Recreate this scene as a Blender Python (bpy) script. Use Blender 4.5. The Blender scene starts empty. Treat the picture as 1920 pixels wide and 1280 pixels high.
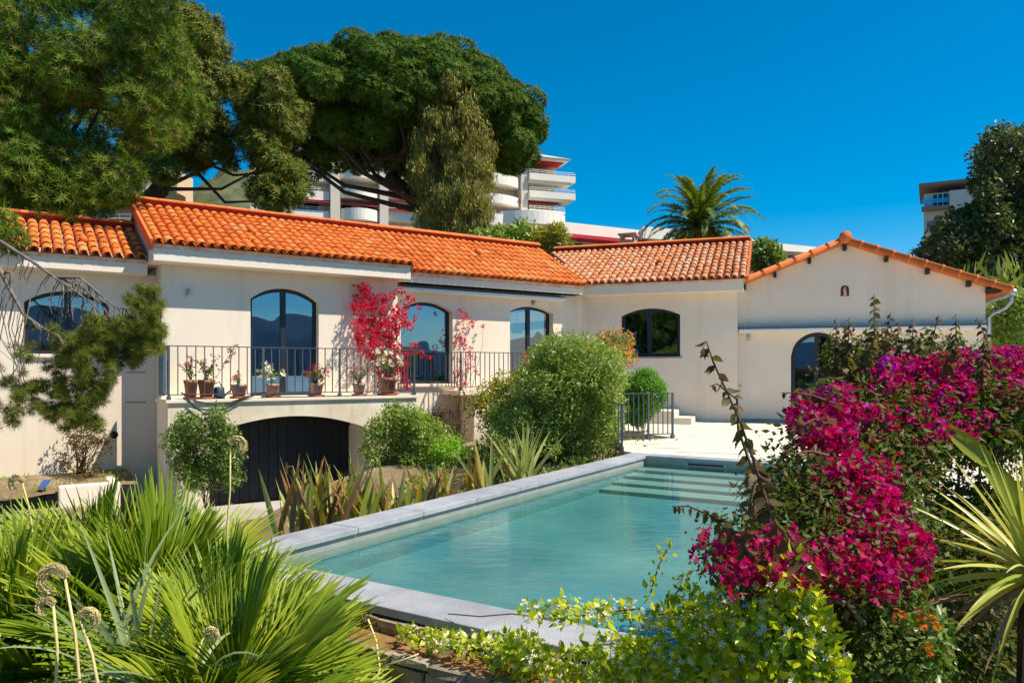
import bpy, math, random
import numpy as np
from mathutils import Matrix, Vector

# ------------------------------------------------------------------ camera, sky, sun, exposure
scene = bpy.context.scene
col = scene.collection
R = math.radians
F, CX, HY, H = 1400.0, 960.0, 695.0, 1.36      # survey of the photograph: focal length, horizon, eye height

cam_d = bpy.data.cameras.new('camera')
cam = bpy.data.objects.new('camera', cam_d); col.objects.link(cam)
cam.location = (0, 0, H); cam.rotation_euler = (R(90), 0, 0)
cam_d.sensor_width = 36; cam_d.lens = 36 * F / 1920; cam_d.shift_y = (HY - 640) / 1920
cam_d.clip_end = 30000; cam_d.clip_start = 0.05
scene.camera = cam

SUN = np.array([0.968, -0.25, 0.0]); SUN /= np.linalg.norm(SUN)
ELEV = R(55)
SUN = SUN * math.cos(ELEV) + np.array([0, 0, math.sin(ELEV)])
world = bpy.data.worlds.new('World'); scene.world = world; world.use_nodes = True
wn = world.node_tree.nodes; wl = world.node_tree.links
sky = wn.new('ShaderNodeTexSky'); sky.sky_type = 'NISHITA'; sky.sun_disc = False
sky.sun_elevation = ELEV; sky.sun_rotation = math.atan2(SUN[0], SUN[1])
sky.altitude = 300; sky.air_density = 1.0; sky.dust_density = 0.15; sky.ozone_density = 4.0
hs = wn.new('ShaderNodeHueSaturation'); hs.inputs['Saturation'].default_value = 1.6
hs.inputs['Hue'].default_value = 0.491
bg = wn['Background']; bg.inputs[1].default_value = 0.104
wl.new(sky.outputs[0], hs.inputs['Color']); wl.new(hs.outputs[0], bg.inputs[0])

sun_d = bpy.data.lights.new('sun', 'SUN'); sun_d.energy = 5.0; sun_d.angle = R(0.5); sun_d.color = (1.0, 0.92, 0.78)
sun = bpy.data.objects.new('sun', sun_d); col.objects.link(sun)
sun.rotation_euler = Vector(SUN).to_track_quat('Z', 'Y').to_euler(); sun.location = (20, -10, 30)

scene.view_settings.view_transform = 'Standard'; scene.view_settings.look = 'None'
scene.view_settings.gamma = 1; scene.view_settings.exposure = 0.43
scene.view_settings.use_curve_mapping = False
scene.render.engine = 'CYCLES'
scene.cycles.max_bounces = 8; scene.cycles.diffuse_bounces = 4; scene.cycles.transparent_max_bounces = 16
scene.cycles.use_denoising = True

rng = np.random.default_rng(11)
random.seed(5)
Z3 = np.array([0, 0, 1.0])

# ------------------------------------------------------------------ helpers
def at(px, py, d):
    return np.array([(px - CX) / F * d, d, H - (py - HY) / F * d])

def nrm(v):
    v = np.asarray(v, float); return v / (np.linalg.norm(v, axis=-1, keepdims=True) + 1e-12)

class Frame:                                   # a facade: u along it, v out of it, z up
    def __init__(s, O, U):
        s.O = np.array([O[0], O[1]], float); s.U = nrm(np.array(U, float)); s.N = np.array([s.U[1], -s.U[0]])
    def p(s, u, v, z):
        q = s.O + u * s.U + v * s.N; return np.array([q[0], q[1], z])
    def hit(s, px, py, v=0):
        r = np.array([(px - CX) / F, 1.0]); d = (s.N @ s.O + v) / (s.N @ r); q = d * r
        return float(s.U @ (q - s.O)), H - (py - HY) / F * d
    def U3(s): return np.array([s.U[0], s.U[1], 0])
    def N3(s): return np.array([s.N[0], s.N[1], 0])

def link(o, parent=None):
    col.objects.link(o)
    if parent is not None: o.parent = parent
    return o

def tag(o, label=None, cat=None, group=None, kind=None):
    if label: o['label'] = label
    if cat: o['category'] = cat
    if group: o['group'] = group
    if kind: o['kind'] = kind
    return o

def empty(name, label=None, cat=None, group=None, loc=(0, 0, 0)):
    o = bpy.data.objects.new(name, None); o.empty_display_size = 0.2
    o.location = loc; link(o); return tag(o, label, cat, group)

class MB:
    def __init__(s): s.v = []; s.f = []
    def add(s, vs, fs):
        b = len(s.v); s.v.extend([tuple(map(float, q)) for q in vs]); s.f.extend([tuple(i + b for i in f) for f in fs]); return s
    def hexa(s, c):                             # 8 corners: bottom 4 ccw, top 4 ccw
        return s.add(c, [(3, 2, 1, 0), (4, 5, 6, 7), (0, 1, 5, 4), (1, 2, 6, 5), (2, 3, 7, 6), (3, 0, 4, 7)])
    def box(s, x0, x1, y0, y1, z0, z1):
        return s.hexa([(x0, y0, z0), (x1, y0, z0), (x1, y1, z0), (x0, y1, z0), (x0, y0, z1), (x1, y0, z1), (x1, y1, z1), (x0, y1, z1)])
    def fbox(s, fr, u0, u1, v0, v1, z0, z1):
        c = [(u0, v1), (u1, v1), (u1, v0), (u0, v0)]
        return s.hexa([fr.p(a, b, z0) for a, b in c] + [fr.p(a, b, z1) for a, b in c])
    def tube(s, pts, rad, n=6, cap=True):
        pts = [np.array(p, float) for p in pts]; m = len(pts)
        rad = [rad] * m if np.isscalar(rad) else rad
        vs = []; ref = np.array([0.31, 0.17, 0.93])
        for i in range(m):
            t = nrm(pts[min(i + 1, m - 1)] - pts[max(i - 1, 0)])
            a = np.cross(t, ref)
            if np.linalg.norm(a) < 0.05: a = np.cross(t, [1, 0, 0])
            a = nrm(a); b = np.cross(t, a)
            for k in range(n):
                w = 2 * math.pi * k / n
                vs.append(pts[i] + rad[i] * (math.cos(w) * a + math.sin(w) * b))
        fs = [(i * n + k, i * n + (k + 1) % n, (i + 1) * n + (k + 1) % n, (i + 1) * n + k) for i in range(m - 1) for k in range(n)]
        if cap: fs += [tuple(range(n - 1, -1, -1)), tuple(range((m - 1) * n, m * n))]
        return s.add(vs, fs)
    def lathe(s, prof, c, n=16):                # prof: (r, z)
        vs = [(c[0] + r * math.cos(2 * math.pi * k / n), c[1] + r * math.sin(2 * math.pi * k / n), c[2] + z) for r, z in prof for k in range(n)]
        m = len(prof)
        fs = [(i * n + k, i * n + (k + 1) % n, (i + 1) * n + (k + 1) % n, (i + 1) * n + k) for i in range(m - 1) for k in range(n)]
        return s.add(vs, fs)
    def build(s, name, mat, parent=None, smooth=False, bevel=0):
        me = bpy.data.meshes.new(name); me.from_pydata(s.v, [], s.f); me.update()
        if mat: me.materials.append(mat)
        if smooth: me.shade_smooth()
        o = link(bpy.data.objects.new(name, me), parent)
        if bevel:
            b = o.modifiers.new('bevel', 'BEVEL'); b.width = bevel; b.segments = 2; b.limit_method = 'ANGLE'
        return o

def npmesh(name, V, Fc, mat, parent=None, rnd=None, smooth=False, kind=None):
    V = np.asarray(V, np.float32); Fc = np.asarray(Fc, np.int32); k = Fc.shape[1]
    me = bpy.data.meshes.new(name)
    me.vertices.add(len(V)); me.vertices.foreach_set('co', V.ravel())
    me.loops.add(Fc.size); me.loops.foreach_set('vertex_index', Fc.ravel())
    me.polygons.add(len(Fc)); me.polygons.foreach_set('loop_start', np.arange(0, Fc.size, k, dtype=np.int32))
    me.update(calc_edges=True)
    if rnd is not None:
        at_ = me.attributes.new('rnd', 'FLOAT', 'POINT'); at_.data.foreach_set('value', np.asarray(rnd, np.float32))
    if mat: me.materials.append(mat)
    if smooth: me.shade_smooth()
    o = link(bpy.data.objects.new(name, me), parent)
    if kind: o['kind'] = kind
    return o

def basis(D):
    D = nrm(D); t = rng.normal(size=D.shape); X = nrm(np.cross(D, t)); Y = np.cross(D, X); return X, Y, D

def scatter_arrays(P, D, S, tmpl, X=None, Y=None, bend=0):
    tv, tf = tmpl; tv = np.asarray(tv, float); tf = np.asarray(tf)
    if X is None: X, Y, D = basis(D)
    n = len(P); S = np.asarray(S).reshape(-1, 1, 1)
    V = P[:, None, :] + S * (tv[None, :, 0:1] * X[:, None, :] + tv[None, :, 1:2] * Y[:, None, :] + tv[None, :, 2:3] * D[:, None, :])
    Fc = (tf[None] + (np.arange(n) * len(tv))[:, None, None]).reshape(-1, tf.shape[1])
    return V.reshape(-1, 3), Fc

def scatter(name, parent, mat, P, D, S, tmpl, kind='stuff', rnd=None, flat=None):
    """many small leaves as one mesh; flat: a normal towards which the leaf blades turn"""
    P = np.asarray(P); n = len(P)
    X = Y = None; D = nrm(D)
    if flat is not None:
        nv = nrm(np.asarray(flat) + rng.normal(0, .45, (n, 3)))
        X = nrm(np.cross(D, nv)); Y = np.cross(D, X)
    V, Fc = scatter_arrays(P, D, S, tmpl, X, Y)
    r = rng.random(n) if rnd is None else rnd
    return npmesh(name, V, Fc, mat, parent, np.repeat(r, len(tmpl[0])), kind=kind)

LEAF = ([(0, 0, 0), (.24, .05, .42), (0, -.03, .5), (-.24, .05, .42), (0, -.10, 1)], [(0, 1, 4, 2), (0, 2, 4, 3)])
NARROW = ([(0, 0, 0), (.15, .02, .4), (0, -.01, .5), (-.15, .02, .4), (0, -.08, 1)], [(0, 1, 4, 2), (0, 2, 4, 3)])
DIAMOND = ([(0, 0, 0), (.28, .03, .5), (0, 0, 1), (-.28, .03, .5)], [(0, 1, 2, 3)])
LANCE = ([(0, 0, 0), (.09, 0, .35), (.02, .05, 1), (-.09, 0, .35)], [(0, 1, 2, 3)])
def flower_tmpl(n, spread, w):
    v = [(0, 0, 0)]; f = []
    for k in range(n):
        a = 2 * math.pi * k / n; c, s = math.cos(a), math.sin(a)
        b = len(v)
        for (rr, ww, hh) in ((.55, w, .35), (1, 0, .5), (.55, -w, .35)):
            v.append((rr * spread * c - ww * s, rr * spread * s + ww * c, hh))
        f.append((0, b, b + 1, b + 2))
    return v, f
BRACT = flower_tmpl(3, .62, .38)
STAR = flower_tmpl(5, .9, .22)
def tuft_tmpl(n, lo, hi, w, seed, back=False):
    r = np.random.default_rng(seed); v = []; f = []
    for k in range(n):
        th = R(lo + (hi - lo) * math.sqrt((k + .5) / n)); ph = 2.4 * k + r.random() * .5
        d = np.array([math.sin(th) * math.cos(ph), math.sin(th) * math.sin(ph), math.cos(th)])
        s = nrm(np.cross(d, [0, 0, 1]) + r.normal(0, .25, 3)) * w
        L = .75 + .35 * r.random(); o = np.array([0, 0, -.18 * r.random()])
        b = len(v); v += [o - s, o + s, o + d * L]; f.append((b, b + 1, b + 2))
    return v, f
TUFT = tuft_tmpl(13, 10, 95, .06, 1)
TUFT_FINE = tuft_tmpl(16, 10, 95, .032, 3)
TUFT_FAR = tuft_tmpl(9, 20, 95, .105, 2)

def in_poly(poly, x, y):
    poly = np.asarray(poly, float); ins = np.zeros(len(x), bool); j = len(poly) - 1
    for i in range(len(poly)):
        xi, yi = poly[i]; xj, yj = poly[j]
        c = ((yi > y) != (yj > y)) & (x < (xj - xi) * (y - yi) / (yj - yi + 1e-12) + xi)
        ins ^= c; j = i
    return ins

def poly_pts(poly, n):
    p = np.asarray(poly, float); lo, hi = p.min(0), p.max(0); out = np.zeros((0, 2))
    while len(out) < n:
        q = lo + (hi - lo) * rng.random((n * 2, 2)); out = np.vstack([out, q[in_poly(poly, q[:, 0], q[:, 1])]])
    return out[:n]

def lobes_in(poly, n, d0, d1, r0, r1, dfun=None):
    """clump centres: where they stand (surveyed outline at a distance between d0 and d1), and their radii"""
    q = poly_pts(poly, n); L = []
    for x, y in q:
        d = d0 + (d1 - d0) * rng.random() if dfun is None else dfun(x, y)
        L.append((at(x, y, d), r0 + (r1 - r0) * rng.random()))
    return L

def on_lobes(L, dens, hollow=.55, squash=1.0, up=.0):
    Ps = []; Ds = []
    for c, r in L:
        n = max(6, int(dens * r * r)); d = nrm(rng.normal(size=(n, 3)))
        rad = r * (hollow + (1 - hollow) * rng.random((n, 1)))
        q = d * rad; q[:, 2] *= squash
        Ps.append(c + q); Ds.append(nrm(d + np.array([0, 0, up])))
    return np.vstack(Ps), np.vstack(Ds)

def tang(D):
    return nrm(np.cross(D, rng.normal(size=D.shape))) + .35 * D + [0, 0, .1]

def bez(a, b, sag=0, n=7, jit=0):
    a, b = np.array(a, float), np.array(b, float); out = []
    for i in range(n):
        t = i / (n - 1); q = a * (1 - t) + b * t + np.array([0, 0, sag * 4 * t * (1 - t)])
        if jit and 0 < i < n - 1: q = q + rng.normal(0, jit, 3)
        out.append(q)
    return out

def branch(mb, a, b, r0, r1, sag=0, n=7, jit=0, sides=6):
    mb.tube(bez(a, b, sag, n, jit), list(np.linspace(r0, r1, n)), sides)

# ------------------------------------------------------------------ materials
def mat(name, nodes=True):
    m = bpy.data.materials.new(name); m.use_nodes = True
    return m, m.node_tree.nodes, m.node_tree.links, m.node_tree.nodes['Principled BSDF']

def ramp(n, stops):
    r = n.new('ShaderNodeValToRGB'); e = r.color_ramp.elements
    while len(e) < len(stops): e.new(.5)
    for x, (p, c) in zip(e, stops): x.position = p; x.color = (*c, 1)
    return r

def surf(name, c1, c2, scale=6, rough=.8, bump=.15, bscale=None, spec=.3, metal=0, detail=6, coord='Object', c3=None, big=None, objrand=0):
    m, n, l, b = mat(name)
    tc = n.new('ShaderNodeTexCoord'); nz = n.new('ShaderNodeTexNoise'); nz.inputs['Scale'].default_value = scale; nz.inputs['Detail'].default_value = detail
    nz.inputs['Roughness'].default_value = .6
    l.new(tc.outputs[coord], nz.inputs['Vector'])
    st = [(.3, c1), (.7, c2)] if c3 is None else [(.25, c1), (.5, c2), (.75, c3)]
    r = ramp(n, st); l.new(nz.outputs['Fac'], r.inputs[0]); out = r.outputs[0]
    if big:
        n2 = n.new('ShaderNodeTexNoise'); n2.inputs['Scale'].default_value = big[0]; n2.inputs['Detail'].default_value = 5
        l.new(tc.outputs[coord], n2.inputs['Vector'])
        r2 = ramp(n, [(.38, big[1]), (.62, (1, 1, 1))]); l.new(n2.outputs['Fac'], r2.inputs[0])
        mx = n.new('ShaderNodeMixRGB'); mx.blend_type = 'MULTIPLY'; mx.inputs[0].default_value = 1
        l.new(out, mx.inputs[1]); l.new(r2.outputs[0], mx.inputs[2]); out = mx.outputs[0]
    if objrand:
        oi = n.new('ShaderNodeObjectInfo'); hv = n.new('ShaderNodeHueSaturation')
        ml = n.new('ShaderNodeMath'); ml.operation = 'MULTIPLY_ADD'; ml.inputs[1].default_value = objrand; ml.inputs[2].default_value = 1 - objrand / 2
        l.new(oi.outputs['Random'], ml.inputs[0]); l.new(ml.outputs[0], hv.inputs['Value']); l.new(out, hv.inputs['Color']); out = hv.outputs[0]
    l.new(out, b.inputs['Base Color'])
    b.inputs['Roughness'].default_value = rough; b.inputs['Specular IOR Level'].default_value = spec; b.inputs['Metallic'].default_value = metal
    if bump:
        n3 = n.new('ShaderNodeTexNoise'); n3.inputs['Scale'].default_value = bscale or scale * 6; n3.inputs['Detail'].default_value = 4
        l.new(tc.outputs[coord], n3.inputs['Vector'])
        bp = n.new('ShaderNodeBump'); bp.inputs['Strength'].default_value = bump; bp.inputs['Distance'].default_value = .02
        l.new(n3.outputs['Fac'], bp.inputs['Height']); l.new(bp.outputs[0], b.inputs['Normal'])
    return m

def streaks(m, amount=.5, scale=2.2, col_=(.42, .33, .22)):
    n, l = m.node_tree.nodes, m.node_tree.links; b = n['Principled BSDF']; src = b.inputs['Base Color'].links[0].from_socket
    tc = n.new('ShaderNodeTexCoord'); mp = n.new('ShaderNodeMapping'); mp.inputs['Scale'].default_value = (1, 1, .12); l.new(tc.outputs['Object'], mp.inputs[0])
    nz = n.new('ShaderNodeTexNoise'); nz.inputs['Scale'].default_value = scale; nz.inputs['Detail'].default_value = 8; nz.inputs['Roughness'].default_value = .7; l.new(mp.outputs[0], nz.inputs['Vector'])
    r = ramp(n, [(.52, (0, 0, 0)), (.72, (1, 1, 1))]); l.new(nz.outputs['Fac'], r.inputs[0])
    ml = n.new('ShaderNodeMath'); ml.operation = 'MULTIPLY'; ml.inputs[1].default_value = amount; l.new(r.outputs[0], ml.inputs[0])
    mx = n.new('ShaderNodeMixRGB'); l.new(ml.outputs[0], mx.inputs[0]); l.new(src, mx.inputs[1]); mx.inputs[2].default_value = (*col_, 1); l.new(mx.outputs[0], b.inputs['Base Color'])
    return m

def leafmat(name, stops, trans=.35, rough=.45, spec=.35, gain=1.55):
    m, n, l, b = mat(name)
    a = n.new('ShaderNodeAttribute'); a.attribute_name = 'rnd'
    oi = n.new('ShaderNodeObjectInfo'); ad = n.new('ShaderNodeMath'); ad.operation = 'ADD'
    fr = n.new('ShaderNodeMath'); fr.operation = 'FRACT'
    l.new(a.outputs['Fac'], ad.inputs[0]); l.new(oi.outputs['Random'], ad.inputs[1]); l.new(ad.outputs[0], fr.inputs[0])
    g_ = gain; k = len(stops); r = ramp(n, [(i / max(1, k - 1), (min(.9, c[0] * g_ * 1.08), min(.9, c[1] * g_), c[2] * g_ * .9)) for i, c in enumerate(stops)]); l.new(fr.outputs[0], r.inputs[0])
    l.new(r.outputs[0], b.inputs['Base Color']); b.inputs['Roughness'].default_value = rough; b.inputs['Specular IOR Level'].default_value = spec
    if trans:
        t = n.new('ShaderNodeBsdfTranslucent'); hv = n.new('ShaderNodeHueSaturation'); hv.inputs['Value'].default_value = 1.5
        hv.inputs['Saturation'].default_value = 1.1
        l.new(r.outputs[0], hv.inputs['Color']); l.new(hv.outputs[0], t.inputs['Color'])
        mx = n.new('ShaderNodeMixShader'); mx.inputs[0].default_value = trans
        l.new(b.outputs[0], mx.inputs[1]); l.new(t.outputs[0], mx.inputs[2]); l.new(mx.outputs[0], n['Material Output'].inputs[0])
    return m

M = {}
M['stucco'] = surf('cream_stucco', (.82, .70, .555), (.87, .75, .60), 1.2, .92, .25, 90, .12, big=(.5, (.95, .93, .91)))
M['stucco_old'] = surf('weathered_stucco', (.76, .66, .50), (.85, .75, .59), 2.2, .92, .25, 80, .12, big=(1.1, (.86, .82, .76)))
streaks(M['stucco_old'], .75, 2.6); streaks(M['stucco'], .42, 1.3, (.56, .47, .35))
M['cornice'] = surf('cornice_render', (.80, .69, .56), (.84, .73, .60), 2, .9, .15, 60, .15)
M['terrace'] = surf('pale_paving', (.70, .61, .49), (.78, .69, .565), 1.1, .75, .1, 40, .25, big=(.35, (.94, .92, .9)), objrand=.06)
M['coping'] = surf('grey_stone_coping', (.30, .305, .315), (.43, .43, .435), 4, .7, .25, 60, .3, big=(1.3, (.86, .87, .9)), objrand=.22)
M['pool_stone'] = surf('pool_lining', (.042, .180, .205), (.125, .285, .285), .8, .7, .1, 30, .3)
M['step'] = surf('grey_pool_step', (.20, .32, .30), (.26, .37, .35), 4, .7, .1, 30, .3)
M['band'] = surf('waterline_stone', (.24, .25, .22), (.32, .32, .28), 6, .7, .1, 40, .3)
M['metal'] = surf('blue_grey_paint', (.055, .075, .095), (.065, .09, .115), 12, .42, 0, spec=.5)
M['frame'] = surf('anthracite_frame', (.014, .018, .024), (.018, .022, .03), 8, .4, 0, spec=.4)
M['shutter'] = surf('blue_shutter', (.07, .14, .22), (.09, .17, .25), 8, .5, 0)
M['door'] = surf('charcoal_boards', (.018, .019, .023), (.026, .028, .034), 9, .55, .1, 60, .3, objrand=.25)
M['brass'] = surf('brass', (.55, .42, .16), (.62, .48, .2), 9, .35, 0, metal=.9)
M['terracotta_pot'] = surf('terracotta_pot', (.42, .165, .085), (.52, .22, .12), 9, .85, .1, 60, .2, big=(6, (.8, .75, .7)))
M['pink_pot'] = surf('pale_terracotta_pot', (.52, .30, .22), (.62, .38, .29), 9, .85, .1, 60, .2, big=(6, (.85, .8, .76)))
M['soil'] = surf('dry_soil', (.20, .145, .085), (.36, .28, .18), 3, .95, .8, 25, .1, big=(.8, (.7, .62, .5)))
M['ground'] = surf('dry_ground', (.10, .085, .05), (.20, .17, .10), .6, .95, .6, 9, .1, c3=(.09, .11, .04))
M['drive'] = surf('driveway_concrete', (.42, .40, .36), (.52, .49, .44), 2, .9, .3, 40, .15, big=(.7, (.8, .78, .74)))
M['wood'] = surf('dark_wood', (.035, .022, .014), (.06, .038, .024), 8, .7, .2, 40)
M['bark'] = surf('pine_bark', (.055, .036, .026), (.15, .10, .075), 9, .95, .9, 22, .1)
M['twig'] = surf('grey_twig', (.13, .105, .09), (.27, .225, .19), 9, .9, .3, 50, .1)
M['stem'] = surf('brown_stem', (.10, .06, .04), (.19, .12, .08), 9, .8, .2, 50, .2)
M['white'] = surf('white_render', (.82, .755, .655), (.88, .815, .71), .4, .85, 0, big=(.15, (.93, .92, .9)))
M['beige'] = surf('beige_render', (.66, .56, .46), (.72, .62, .51), .4, .85, 0)
M['awning_white'] = surf('white_awning_case', (.78, .76, .72), (.82, .80, .76), 6, .45, 0, spec=.4)
M['awning_dark'] = surf('grey_awning_cloth', (.22, .17, .13), (.28, .22, .17), 6, .8, 0)
M['red'] = surf('red_awning_cloth', (.42, .018, .035), (.52, .03, .05), 2, .8, 0)
M['ochre'] = surf('ochre_render', (.62, .36, .10), (.70, .42, .13), .7, .9, 0)
M['peach'] = surf('peach_render', (.66, .47, .32), (.72, .52, .36), .7, .9, 0)
M['darkglass'] = surf('dark_window_glass', (.012, .016, .022), (.02, .026, .034), 3, .08, 0, spec=.6)
M['blueglass'] = surf('blue_window_shutter', (.03, .17, .30), (.04, .20, .34), 3, .4, 0)
M['galva'] = surf('galvanised_gutter', (.36, .40, .45), (.46, .50, .55), 8, .4, 0, metal=.4)
M['steel'] = surf('brushed_steel', (.42, .42, .43), (.5, .5, .5), 20, .3, 0, metal=.9)
M['black'] = surf('black_plastic', (.012, .012, .013), (.02, .02, .02), 9, .5, 0)
M['panel'] = surf('solar_cell_blue', (.04, .10, .30), (.06, .14, .38), 20, .15, 0, spec=.6)
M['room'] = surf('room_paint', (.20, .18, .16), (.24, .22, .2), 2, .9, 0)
M['chair'] = surf('white_shell_chair', (.75, .74, .72), (.8, .79, .77), 5, .4, 0)
M['lamp_pink'] = surf('pink_lamp_shade', (.72, .34, .28), (.76, .38, .31), 5, .6, 0)
M['tower'] = surf('tower_render', (.62, .57, .50), (.68, .63, .56), .4, .9, 0)
M['tower_band'] = surf('taupe_band', (.23, .175, .155), (.27, .21, .19), .5, .9, 0)
M['mortar'] = surf('roof_mortar', (.56, .26, .13), (.80, .62, .48), 5, .95, .3, 30, .1)
M['ridge'] = surf('ridge_terracotta', (.60, .15, .04), (.70, .20, .06), 4, .8, .1, 40, .2, objrand=.1)
M['rim_red'] = surf('ridge_flashing_red', (.30, .035, .022), (.36, .05, .03), 4, .8, .1, 40, .2)
M['stone'] = surf('schist_stone', (.12, .085, .055), (.33, .25, .17), 5, .9, .7, 30, .15, c3=(.22, .19, .16), objrand=.7)
M['joint'] = surf('dark_stone_joint', (.05, .04, .03), (.09, .07, .05), 8, .95, .5, 30, .1)
M['litter'] = surf('leaf_litter', (.25, .09, .03), (.36, .20, .10), 14, .95, .7, 40, .1)
M['retain'] = surf('grey_retaining_render', (.15, .14, .135), (.20, .185, .175), 2, .9, .2, 60, .1)  # grey darkened in the colour itself for the shade of the dense plants
M['hill'] = surf('scrub_hillside', (.035, .06, .02), (.10, .11, .05), .12, .95, .8, .5, .1, c3=(.16, .14, .08), coord='Object')
M['mountain'] = surf('far_mountain', (.02, .05, .10), (.035, .07, .13), .002, .95, 0, coord='Object')
M['sea'] = surf('sea_water', (.010, .045, .10), (.014, .055, .12), .01, .25, 0, spec=.5)
M['orange_fruit'] = surf('orange_date_stalks', (.55, .18, .03), (.70, .28, .05), 9, .7, 0)
M['dry'] = surf('dry_straw', (.66, .50, .20), (.80, .64, .30), 9, .9, 0)
M['statue'] = surf('niche_figure_terracotta', (.62, .42, .28), (.7, .5, .35), 12, .8, .1)
M['niche'] = surf('niche_dark', (.10, .035, .022), (.13, .05, .03), 8, .9, 0)

# leaves
M['pine_near'] = leafmat('pine_needles_near', [(.045, .10, .008), (.075, .15, .012), (.115, .20, .018), (.16, .235, .028), (.15, .12, .035)], .15, .55, .15, 1.15)
M['pine_mid'] = leafmat('pine_needles_mid', [(.055, .08, .010), (.09, .12, .016), (.13, .155, .022), (.15, .14, .03)], .12, .55, .15, 1.4)
M['pine_far'] = leafmat('pine_needles_far', [(.03, .07, .006), (.055, .11, .010), (.08, .145, .012), (.115, .175, .018)], .12, .6, .15, 1.25)
M['euc'] = leafmat('eucalyptus_leaves', [(.04, .06, .016), (.07, .095, .024), (.11, .13, .03), (.22, .19, .035), (.18, .11, .045)], .3, .5, .25, 2.0)
M['dark_tree'] = leafmat('dark_evergreen_leaves', [(.022, .04, .012), (.035, .06, .018), (.06, .09, .022), (.10, .13, .03), (.12, .10, .06)], .25, .4)
M['palm'] = leafmat('date_palm_leaflets', [(.045, .085, .010), (.075, .125, .016), (.13, .17, .028), (.2, .21, .05)], .3, .4)
M['fan'] = leafmat('fan_palm_blades', [(.08, .14, .010), (.13, .21, .014), (.21, .29, .02), (.31, .36, .035)], .34, .42, gain=1.32)
M['olive'] = leafmat('olive_shrub_leaves', [(.065, .115, .016), (.115, .175, .026), (.175, .24, .045), (.25, .31, .08)], .3, .4)
M['shrub'] = leafmat('glossy_shrub_leaves', [(.03, .065, .012), (.055, .10, .018), (.09, .15, .025), (.15, .20, .04)], .3, .35)
M['shrub_light'] = leafmat('light_shrub_leaves', [(.07, .13, .02), (.11, .18, .028), (.16, .23, .04), (.22, .27, .06)], .3, .4)
M['box'] = leafmat('clipped_bush_leaves', [(.045, .13, .012), (.07, .18, .015), (.10, .23, .02)], .3, .45)
M['lime'] = leafmat('lime_bush_leaves', [(.11, .23, .014), (.15, .30, .018), (.2, .35, .03)], .3, .45)
M['yellow_shrub'] = leafmat('yellowing_shrub_leaves', [(.09, .13, .02), (.16, .19, .03), (.30, .28, .03), (.42, .33, .03)], .3, .45, gain=1.25)
M['reed'] = leafmat('reed_leaves', [(.08, .13, .02), (.12, .17, .03), (.18, .22, .05)], .3, .5)
M['boug_leaf'] = leafmat('bougainvillea_leaves', [(.04, .08, .010), (.06, .115, .014), (.09, .125, .018), (.14, .085, .03), (.055, .11, .012)], .3, .5, .2, 1.15)
M['boug_shoot'] = leafmat('bronze_shoot_leaves', [(.06, .05, .018), (.11, .07, .03), (.09, .10, .02), (.16, .085, .045)], .4, .5, .2, 1.2)
M['boug'] = leafmat('magenta_bracts', [(.32, .003, .04), (.40, .005, .085), (.44, .010, .16), (.36, .005, .13), (.50, .008, .035)], .4, .55, .2, gain=1.0)
M['boug_purple'] = leafmat('purple_bracts', [(.42, .02, .34), (.36, .02, .42), (.5, .02, .22)], .4, .55, .2, gain=1.0)
M['boug_red'] = leafmat('crimson_bracts', [(.50, .006, .045), (.60, .012, .07), (.68, .024, .11), (.56, .008, .03)], .4, .55, .2, gain=1.0)
M['jas'] = leafmat('jasmine_leaves', [(.09, .19, .012), (.20, .30, .015), (.36, .42, .02), (.50, .52, .035), (.12, .22, .02)], .35, .3, gain=1.35)
M['white_flower'] = leafmat('white_petals', [(.86, .82, .66), (.92, .88, .76)], .3, .6, gain=1.0)
M['red_flower'] = leafmat('red_petals', [(.55, .006, .02), (.62, .01, .05), (.66, .03, .10)], .3, .5, gain=1.0)
M['pink_flower'] = leafmat('pink_petals', [(.68, .10, .22), (.74, .2, .32)], .3, .5, gain=1.0)
M['orange_flower'] = leafmat('orange_petals', [(.78, .14, .008), (.82, .24, .012), (.75, .09, .01)], .3, .5, gain=1.0)
M['pot_leaf'] = leafmat('potted_leaves', [(.06, .12, .015), (.10, .17, .02), (.17, .24, .03)], .3, .4)
M['flax'] = leafmat('flax_blades', [(.11, .15, .03), (.17, .21, .045), (.25, .26, .06), (.20, .11, .04), (.34, .22, .035)], .3, .4)
M['flax_green'] = leafmat('striped_flax_blades', [(.22, .27, .08), (.30, .34, .12), (.36, .38, .15)], .3, .4)
M['yucca'] = leafmat('yucca_blades', [(.20, .26, .04), (.28, .32, .055), (.36, .38, .09), (.40, .38, .14)], .3, .35)
M['dead'] = leafmat('dead_blades', [(.20, .12, .07), (.30, .19, .12)], .2, .7, gain=1.0)
M['banana'] = leafmat('banana_blade', [(.30, .34, .03), (.33, .36, .04)], .45, .35, gain=1.0)
M['grass'] = leafmat('weed_blades', [(.12, .2, .02), (.2, .28, .04), (.3, .3, .1)], .3, .5)
M['strap'] = leafmat('striped_strap_blades', [(.25, .33, .16), (.36, .42, .26), (.16, .25, .08)], .3, .45, gain=1.0)

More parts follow.
